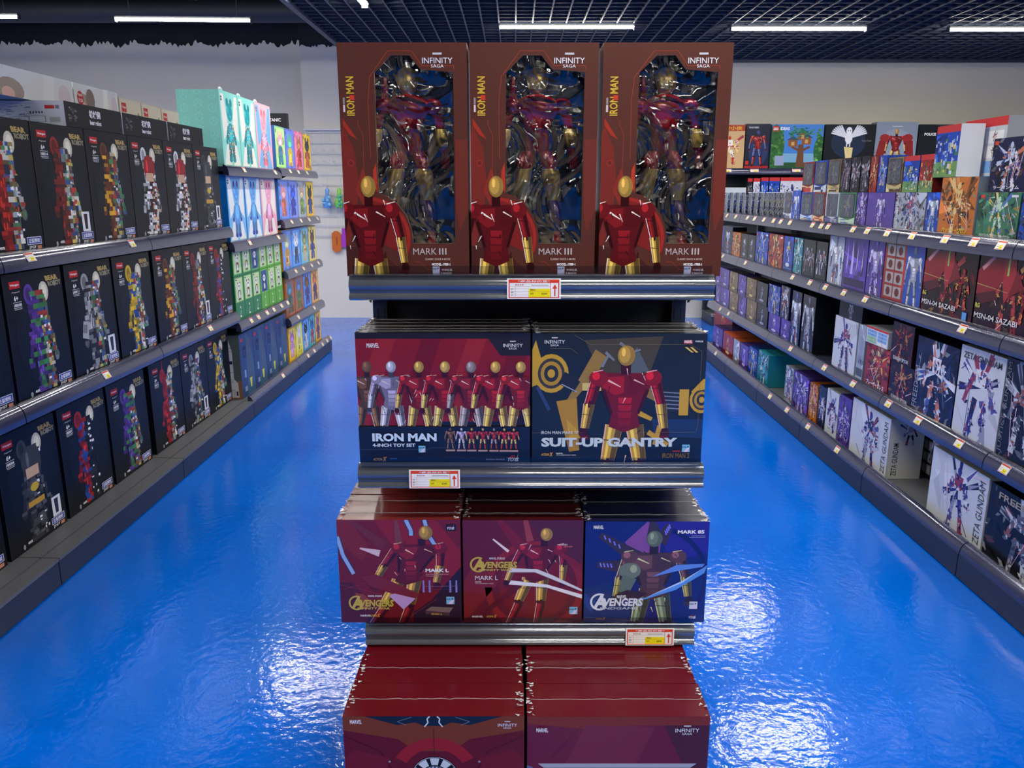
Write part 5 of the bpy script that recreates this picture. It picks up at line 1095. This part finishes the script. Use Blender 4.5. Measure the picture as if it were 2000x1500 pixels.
def swept(a, W, H):
    a.poly([(0, H*.72), (W*.22, H*.95), (W*.4, H), (W*.46, H*.7), (W*.3, H*.5), (0, H*.42)], (138, 30, 38)); a.poly([(0, H*.42), (W*.3, H*.5), (W*.36, H*.4), (W*.1, H*.3)], (78, 18, 26)); a.up()
    a.poly([(W*.42, H), (W*.56, H), (W*.6, H*.62), (W*.46, H*.36), (W*.4, H*.6)], (164, 44, 52)); a.poly([(W*.6, H*.8), (W*.72, H*.58), (W*.5, H*.44)], (120, 26, 34)); a.up()
    a.poly([(W*.05, H*.76), (W*.24, H*.93), (W*.26, H*.9), (W*.08, H*.72)], (215, 150, 150)); a.poly([(W*.455, H*.95), (W*.48, H*.95), (W*.48, H*.7), (W*.455, H*.7)], (150, 200, 90)); a.seg(0, H*.55, W*.5, H*.5, .002, .001, (200, 200, 110)); a.up()
    mecha_art(a, W*.78, H*.45, H*.62, [(150, 36, 40), (110, 24, 28), (190, 70, 60), (60, 22, 28), (210, 160, 70)], random.Random(9), 70, .6); a.up(4)
    a.text('RG', W*.02, H*.25, H*.06, (205, 200, 90), bold=.04); a.text('MSN-04 SAZABI', W*.02, H*.12, H*.07, (228, 228, 228), w=W*.68, bold=.01); a.rect(W*.84, H*.04, W*.92, H*.14, (90, 160, 225))
def shelf_row(z, X, row, L, mt=None, dflt_d=.12):
    for i, it in enumerate(L):
        u0, u1, h, style, pal = it[:5]; kw = it[5] if len(it) > 5 else {}; kw = dict(kw)
        dz = kw.pop('dz', 0); dp = kw.pop('depth', dflt_d); bk = kw.pop('back', 0); look = kw.pop('look', None) or WORDS[pal]+' '+KW[style]; rot = kw.pop('rz', 0); sc = kw.pop('sidec', None); tp = kw.pop('top', None); sa = kw.pop('sideart', None); body = kw.pop('body', PALS[pal][0]); r_ = kw.pop('row', row); mm_ = kw.pop('m', None)
        hh = CAMH-(z+dz)-h*.5
        t0, t1 = T(u0, X+bk, hh), T(u1, X+bk, hh)
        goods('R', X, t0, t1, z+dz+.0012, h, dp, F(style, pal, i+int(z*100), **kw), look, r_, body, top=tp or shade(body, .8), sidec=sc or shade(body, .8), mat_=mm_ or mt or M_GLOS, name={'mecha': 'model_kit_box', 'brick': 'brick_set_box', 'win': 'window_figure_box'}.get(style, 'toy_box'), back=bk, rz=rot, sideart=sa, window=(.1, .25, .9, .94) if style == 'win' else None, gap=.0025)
X1 = 1.855
shelf_row(1.32, X1, 'right aisle top shelf', [
 (1531, 1547, .185, 'win', 'silver'), (1547, 1563, .19, 'hero', 'blue'), (1564, 1588, .178, 'win', 'blue'), (1588, 1611, .178, 'win', 'red'), (1612, 1638, .178, 'win', 'white'), (1639, 1671, .178, 'win', 'green'), (1672, 1692, .178, 'mecha', 'purple'),
 (1693, 1746, .178, 'hero', 'purple', dict()), (1747, 1807, .178, 'mecha', 'silver', dict(title='BLACK SPARK LENCE', tc=(240, 240, 245), vert=True, th=.07, tw=.85)), (1808, 1834, .178, 'hero', 'blue', dict(look='silver blue hero toy box')),
 (1835, 1906, .24, 'mecha', 'orange', dict(body=(190, 200, 215), title='ガッチャージガン', tc=(235, 200, 40), th=.09, tw=.7, look='pale box with brown toy blaster')), (1908, 1990, .178, 'mecha', 'green', dict(title='ビルドストライクエクシードギャラクシー', tc=(235, 235, 240), th=.07, tw=.75, badge=True)), (1992, 2060, .178, 'mecha', 'blue')])
z2 = .1795
shelf_row(1.32, X1+.01, 'right aisle top tier', [
 (1568, 1590, .185, 'win', 'red', dict(dz=z2)), (1591, 1616, .185, 'win', 'blue', dict(dz=z2)), (1617, 1642, .185, 'win', 'gold', dict(dz=z2)), (1643, 1661, .185, 'mecha', 'dark', dict(dz=z2, look='slim black and pink figure box')), (1662, 1680, .185, 'mecha', 'dark', dict(dz=z2, look='slim black and pink figure box')), (1681, 1698, .185, 'mecha', 'dark', dict(dz=z2, look='slim black and pink figure box')),
 (1699, 1714, .18, 'mecha', 'red', dict(dz=z2)), (1715, 1732, .18, 'mecha', 'blue', dict(dz=z2)), (1733, 1763, .165, 'win', 'gold', dict(dz=z2)), (1764, 1795, .165, 'brick', 'blue', dict(dz=z2)), (1796, 1824, .165, 'brick', 'red', dict(dz=z2)),
 (1826, 1873, .215, 'brick', 'blue', dict(dz=.2425, sidec=(214, 218, 224), look='tall building brick box with castle')),
 (1935, 2010, .20, 'mecha', 'navy', dict(dz=z2, title='ラーガンダム', tc=(235, 235, 240), th=.07, tw=.7, badge=True))], mt=M_CARD, dflt_d=.1)
shelf_row(1.32, X1+.13, 'right aisle rear tier', [(1878, 1962, .30, 'plan', 'white', dict(dz=z2)),], mt=M_CARD)
shelf_row(1.32, X1-.0, 'right aisle leaning front', [], mt=M_CARD)
# blister packs at the far end of the top shelf
def blister(t, c, lb, row, grp, first={}):
    k = grp
    if k in first:
        e = copy_tree(first[k]); e.location = (X1, t, 1.3212)
    else:
        e = empty('blister_pack', (X1, t, 1.3212), PL['R']); first[k] = e; rng = random.Random(grp)
        b = MB(); b.box(-.055, .055, .05, .053, 0, .18, (200, 205, 220)); a = Art(.11, .18); a.rect(0, 0, .11, .18, (190, 195, 215)); mecha_art(a, .055, .09, .15, c, rng, 24); b.art(a, -.055, .05, 0, (1, 0, 0), (0, 0, 1), (0, -1, 0)); b.build('backing_card', M_CARD, e)
        b = MB()
        for q in range(10): x, z = rng.uniform(-.03, .03), rng.uniform(.03, .15); b.loft([(x, .028, z-.012, .004, .004), (x, .028, z, .010, .008), (x, .028, z+.012, .004, .004)], 6, rng.choice(c))
        b.build('small_figure', M_GLOS, e)
        b = MB(); b.box(-.05, .05, .008, .048, .004, .174); b.build('blister_shell', M_SHELL, e)
    tag(e, None, 'blister pack', grp); register(e, row, t, lb)
for k in range(7): blister(T(1405+k*11.5, X1, .1), [(225, 230, 240), (60, 90, 180), (170, 180, 200), (40, 50, 90)], 'clear blister pack, white and blue figure', 'far right top shelf', 'white and blue blister packs')
for k in range(5): blister(T(1486+k*10, X1, .1), [(150, 155, 165), (90, 96, 110), (200, 200, 205), (180, 170, 60)], 'clear blister pack, grey figure', 'right shelf beside white packs', 'grey blister packs')
# second shelf
X2 = 1.853
shelf_row(.975, X2, 'right aisle second shelf', [
 (1400, 1413, .23, 'crest', 'blue'), (1413, 1430, .235, 'hero', 'navy'), (1430, 1446, .2, 'mecha', 'orange'), (1447, 1461, .2, 'crest', 'dark'), (1461, 1475, .2, 'crest', 'dark'),
 (1476, 1500, .235, 'mecha', 'blue', dict(badge=True)), (1501, 1529, .235, 'mecha', 'red', dict(badge=True)), (1530, 1549, .235, 'crest', 'blue'), (1550, 1567, .235, 'mecha', 'teal', dict(badge=True)), (1568, 1592, .235, 'pair', 'dark'), (1593, 1615, .235, 'pair', 'dark'),
 (1618, 1647, .28, 'hero', 'silver'), (1648, 1693, .29, 'sword', 'purple', dict()), (1694, 1725, .29, 'hero', 'purple'), (1726, 1803, .30, 'panel', 'red', dict(look='wide box, red panels, white armoured hero')),
 (1805, 1906, .312, 'mecha', 'crimson', dict(extra=swept, look='dark red robot kit box with lettering')), (1908, 2040, .312, 'mecha', 'crimson', dict(extra=swept, look='dark red robot kit box cut by picture edge'))])
# third shelf
L3 = []
for lv in range(2):
    for i, (u0, u1, p) in enumerate(((1398, 1408, 'purple'), (1408, 1424, 'purple'), (1425, 1441, 'gold'), (1442, 1457, 'purple'), (1458, 1477, 'gold'), (1478, 1499, 'dark'))):
        L3.append((u0, u1, .165, 'crest', p, dict(dz=lv*.1665, row='right aisle third shelf, '+('lower' if lv == 0 else 'upper')+' layer')))
shelf_row(.515, X2, 'right aisle third shelf', L3+[
 (1501, 1523, .14, 'crest', 'purple', dict(row='right aisle third shelf, lower layer')), (1501, 1523, .2, 'mecha', 'blue', dict(dz=.1415, row='right aisle third shelf, upper layer')), (1525, 1542, .14, 'crest', 'purple', dict(row='right aisle third shelf, lower layer')), (1525, 1542, .22, 'mecha', 'navy', dict(dz=.1415, row='right aisle third shelf, upper layer')),
 (1545, 1563, .355, 'hero', 'navy', dict(body=(20, 26, 46), look='tall black box with silver hero')), (1566, 1590, .355, 'hero', 'dark', dict(depth=.2, look='tall black box with grey hero')),
 (1628, 1672, .30, 'mecha', 'white', dict(look='white box with purple toy weapon')), (1674, 1688, .30, 'sword', 'silver'),
 (1690, 1736, .22, 'mecha', 'red', dict(title='ブレーザーブレス', tc=(240, 240, 245), th=.12, tw=.75, look='red and blue toy bracelet box')), (1737, 1782, .185, 'mecha', 'crimson', dict(title='GUNDAM EPYON', tc=(215, 215, 220), th=.09, tw=.7, row='right aisle third shelf, lower layer')),
 (1742, 1784, .19, 'mecha', 'crimson', dict(dz=.1865, title='GUNDAM EPYON', tc=(215, 215, 220), th=.09, tw=.7, row='right aisle third shelf, upper layer')),
 (1786, 1866, .35, 'mecha', 'navy', dict(body=(30, 34, 50), title='FREEDOM', tc=(150, 150, 160), vert=True, th=.1, tw=.55, look='dark blue winged robot kit box')), (1868, 1955, .375, 'mecha', 'white', dict(title='ZETA GUNDAM', tc=(70, 72, 80), tpos=.87, th=.07, tw=.85, look='white robot kit box, grey lettering')),
 (1957, 2040, .385, 'mecha', 'dark', dict(title='JUSTICE GUNDAM', tc=(120, 120, 128), vert=True, th=.1, tw=.9, look='dark robot kit box with upright lettering'))])
shelf_row(.515, X2+.002, 'right aisle third shelf, upper layer', [(1640, 1685, .1, 'hero', 'dark', dict(dz=.302, look='flat black box', depth=.2)), (1692, 1735, .085, 'plan', 'white', dict(dz=.2225, look='small white box', depth=.16))], mt=M_CARD)
# base shelf
def zeta_side(D, H): a = Art(D, H); a.rect(0, 0, D, H, (200, 200, 196)); a.up(); mecha_art(a, D*.6, H*.75, H*.4, PALS['white'][1], random.Random(4), 20); a.text('ZETA GUNDAM', D*.3, H*.05, D*.16, (50, 50, 56), w=H*.55, rot=90); return a
X4 = 1.84
shelf_row(.118, X4, 'right aisle base shelf', [
 (1393, 1411, .2, 'crest', 'purple', dict(depth=.2)), (1412, 1431, .2, 'crest', 'red', dict(depth=.2, top=(200, 90, 40))), (1432, 1444, .2, 'crest', 'silver', dict(depth=.25, body=(200, 96, 40), look='orange card box with clear front')), (1445, 1461, .2, 'crest', 'purple', dict(depth=.25)), (1462, 1479, .22, 'mecha', 'blue', dict(depth=.3)), (1480, 1500, .235, 'mecha', 'teal', dict(depth=.34, sidec=(36, 140, 158), top=(44, 150, 165), look='teal robot box with plain side')),
 (1533, 1548, .25, 'mecha', 'silver', dict(look='clear fronted robot pack')), (1549, 1578, .25, 'mecha', 'purple', dict(depth=.28, look='purple box with golden beast toy')), (1580, 1596, .24, 'mecha', 'orange', dict(depth=.28)), (1598, 1612, .26, 'mecha', 'navy', dict(depth=.3)), (1613, 1636, .27, 'mecha', 'white', dict(depth=.3, look='white box with red robot toy')), (1637, 1660, .28, 'mecha', 'purple', dict(depth=.3, look='purple hero toy box')),
 (1662, 1735, .305, 'mecha', 'white', dict(title='ZETA GUNDAM', tc=(70, 72, 80), vert=.96, th=.08, tw=.85, depth=.17, sideart=zeta_side, look='white robot kit box showing its side')), (1816, 1924, .305, 'mecha', 'white', dict(title='ZETA GUNDAM', tc=(70, 72, 80), vert=.96, th=.08, tw=.85, depth=.17, sideart=zeta_side, look='white robot kit box beside empty gap')),
 (1926, 2060, .30, 'mecha', 'dark', dict(title='FREEDOM', tc=(170, 160, 150), tpos=.85, th=.09, tw=.7, depth=.2, look='dark robot kit box cut by picture edge'))], dflt_d=.16)
shelf_row(.118, 2.052, 'right aisle base shelf, behind', [(1800, 1842, .27, 'panel', 'dark', dict(look='black carton with stickers behind empty gap')), (1395, 1430, .28, 'crest', 'red', dict(look='red carton with dark print'))], mt=M_CARD, dflt_d=.17)

# ------------------------------------------------------------------ back wall shelf goods
def XB(u, y, h): return (u-1003)*(y*CT+h*ST)/1560
def back_box(u0, u1, z, h, f, look, row, name, y=9.2035, body=(30, 32, 38), d=.14):
    hh = CAMH-z-h/2; goods('C', y, XB(u0, y, hh), XB(u1, y, hh), z+.0012, h, d, f, look, row, body, name=name, mat_=M_GLOS)
def sc_brick(k):
    def f(W, H):
        a = Art(W, H); rng = random.Random(k*5+1)
        if k == 0:
            a.rect(0, 0, W, H, (206, 170, 120)); a.up(); a.rect(0, H*.86, W, H, (170, 60, 40)); mecha_art(a, W*.5, H*.45, H*.75, [(190, 60, 40), (230, 200, 120), (130, 60, 90), (240, 235, 225)], rng, 50); a.text('悟空小侠', W*.5, H*.88, H*.09, (240, 190, 50), w=W*.8, al='c')
        elif k == 1:
            a.rect(0, 0, W, H, (30, 36, 52)); a.ell(W*.55, H*.4, W*.4, H*.35, (40, 56, 96), 16); a.rect(0, 0, W, H*.07, (170, 36, 40)); fig_art(a, W*.52, H*.07, H*.8, (150, 40, 40), (60, 70, 130), rng); a.rect(W*.04, H*.1, W*.17, H*.18, (200, 40, 40)); a.up(); a.text('TRANSFORMERS', W*.1, H*.9, H*.04, (215, 215, 220), w=W*.42)
        elif k == 2:
            a.rect(0, 0, W, H, (70, 130, 205)); a.up(); a.rect(0, 0, W, H*.35, (120, 170, 200)); a.up(); a.rect(0, 0, W, H*.15, (40, 84, 50)); a.ell(W*.08, H*.5, W*.18, H*.5, (50, 100, 50), 12); a.ell(W*.95, H*.4, W*.12, H*.35, (48, 96, 52), 12)
            for q in range(60): a.ell(rng.choice((rng.uniform(0, .25), rng.uniform(.87, 1)))*W, rng.uniform(.1, .9)*H, W*.03, H*.03, rng.choice(((60, 120, 56), (40, 84, 44), (90, 140, 70))), 6)
            a.up(); a.seg(W*.58, H*.05, W*.58, H*.55, W*.16, W*.1, (110, 70, 46)); a.seg(W*.58, H*.4, W*.4, H*.5, W*.05, W*.04, (110, 70, 46)); a.seg(W*.58, H*.4, W*.75, H*.5, W*.05, W*.04, (110, 70, 46)); a.up()
            for (x, y) in ((.42, .5), (.68, .55), (.6, .65)): a.rect((x-.09)*W, y*H, (x+.09)*W, (y+.15)*H, (140, 88, 50)); a.poly([((x-.12)*W, (y+.15)*H), ((x+.12)*W, (y+.15)*H), (x*W, (y+.25)*H)], (60, 76, 96)); a.up(); a.rect((x-.03)*W, (y+.03)*H, (x+.03)*W, (y+.11)*H, (200, 160, 90)); a.ly -= 1
            a.up()
            for q in range(70): a.ell(W*rng.gauss(.6, .13), H*rng.gauss(.82, .05), W*.03, H*.018, rng.choice(((50, 120, 80), (70, 140, 90), (40, 96, 70))), 6)
            a.rect(W*.02, H*.84, W*.13, H*.96, (205, 40, 40)); a.up(); a.text('LEGO', W*.03, H*.87, H*.06, W_, w=W*.09, bold=.04); a.text('IDEAS', W*.16, H*.87, H*.07, W_, w=W*.18, bold=.04); a.rect(W*.09, H*.08, W*.27, H*.3, (150, 160, 190))
            a.ell(W*.9, H*.18, W*.035, H*.05, (120, 200, 90), 12)
        elif k == 3:
            a.rect(0, 0, W, H, (24, 28, 32)); a.ell(W*.48, H*.6, W*.35, H*.35, (34, 48, 70), 18); a.up()
            for s in (-1, 1):
                for q in range(7): an = R(20+q*11); a.seg(W*.48+s*W*.05, H*.72, W*.48+s*(W*.05+W*.32*math.cos(an*.8)), H*.72+H*.26*math.sin(an), H*.05, H*.03, (222, 224, 230))
            a.up(); a.ell(W*.48, H*.7, W*.075, H*.14, (232, 232, 236), 14); a.ell(W*.48, H*.85, W*.06, H*.09, (240, 240, 242), 14); a.up()
            for s in (-1, 1): a.ell(W*.48+s*W*.022, H*.86, W*.01, H*.015, (30, 30, 30), 8); a.rect(W*.48+s*W*.03-W*.012, H*.5, W*.48+s*W*.03+W*.012, H*.6, (225, 225, 230))
            a.poly([(W*.4, H*.5), (W*.58, H*.48), (W*.56, H*.14), (W*.46, H*.16)], (225, 205, 140)); a.rect(W*.3, H*.05, W*.72, H*.13, (130, 96, 56)); a.rect(W*.26, H*.12, W*.5, H*.18, (60, 56, 60)); a.text('Harry Potter', W*.75, H*.6, H*.06, (120, 116, 110), w=W*.2)
        elif k == 4:
            a.rect(0, 0, W, H, (132, 142, 158)); a.ell(W*.5, H*.45, W*.45, H*.4, (146, 156, 172), 18); fig_art(a, W*.5, -H*.05, H*.92, (140, 36, 38), (190, 150, 90), rng); a.up(); a.ell(W*.22, H*.66, W*.12, H*.09, (150, 44, 44), 10); a.ell(W*.78, H*.66, W*.12, H*.09, (150, 44, 44), 10); a.seg(W*.18, H*.6, W*.12, H*.2, W*.17, W*.2, (136, 40, 38)); a.seg(W*.82, H*.6, W*.86, H*.22, W*.17, W*.2, (136, 40, 38)); a.rect(W*.38, H*.9, W*.62, H*.915, (200, 205, 215))
        elif k == 5: a.rect(0, 0, W, H, (26, 30, 34)); a.poly([(W*.3, H), (W, H), (W, H*.8)], (60, 64, 68)); a.up(); a.text('POLICE', W*.12, H*.75, H*.06, W_, w=W*.24, bold=.04)
        else: a.rect(0, 0, W, H, (24, 26, 32)); a.rect(W*.2, H*.7, W*.3, H*.9, (130, 130, 140))
        return a
    return f
ZB = 1.75; rw = 'back wall top shelf'
for k, (u0, u1, h, look, bc) in enumerate(((1395, 1454, .47, 'brown and red building brick box', (120, 70, 50)), (1455, 1503, .48, 'black brick box with red robot', (30, 34, 50)), (1505, 1607, .475, 'tree house building brick box', (60, 110, 160)), (1609, 1707, .475, 'black brick box with white owl', (26, 28, 32)), (1708, 1790, .50, 'grey box with bulky red robot', (120, 130, 146)), (1791, 1886, .475, 'black glossy brick box with white lettering', (26, 28, 32)), (1887, 1975, .475, 'plain black glossy box', (24, 26, 32)))):
    back_box(u0, u1, ZB, h, sc_brick(k), look, rw, 'brick_set_box', body=bc)
back_box(1986, 2040, ZB, .56, sc_brick(6), 'tall black box at right picture edge', rw, 'toy_box')
rw = 'back wall second shelf'
back_box(1405, 1457, 1.38, .17, blank((196, 204, 206)), 'plain pale grey carton', rw, 'plain_carton', body=(200, 206, 208))
for k, (u0, u1) in enumerate(((1459, 1469), (1470, 1484), (1485, 1500), (1501, 1522), (1523, 1567))):
    back_box(u0, u1, 1.38, .28-.01*(k < 2), F('brick', ('dark', 'white', 'blue', 'blue', 'white')[k], k+70), ['slim dark', 'white', 'blue', 'blue and red', 'wide white'][k]+' brick set box', rw, 'brick_set_box')
for k, (u, z) in enumerate(((1420, 1.75), (1473, 1.75), (1555, 1.75))):
    o = bpy.data.objects.new('price_tag', TM); COL.objects.link(o); o.location = (XB(u, 9.16, -.24), 9.149, z-.016); o.rotation_euler = (R(-27), 0, 0); o.scale = (1.7, 1, 1)
    tag(o, ['leftmost', 'middle', 'rightmost'][k]+' price tag on the back wall top shelf rail', 'price tag', 'price tags on the back wall')

finish_rows()
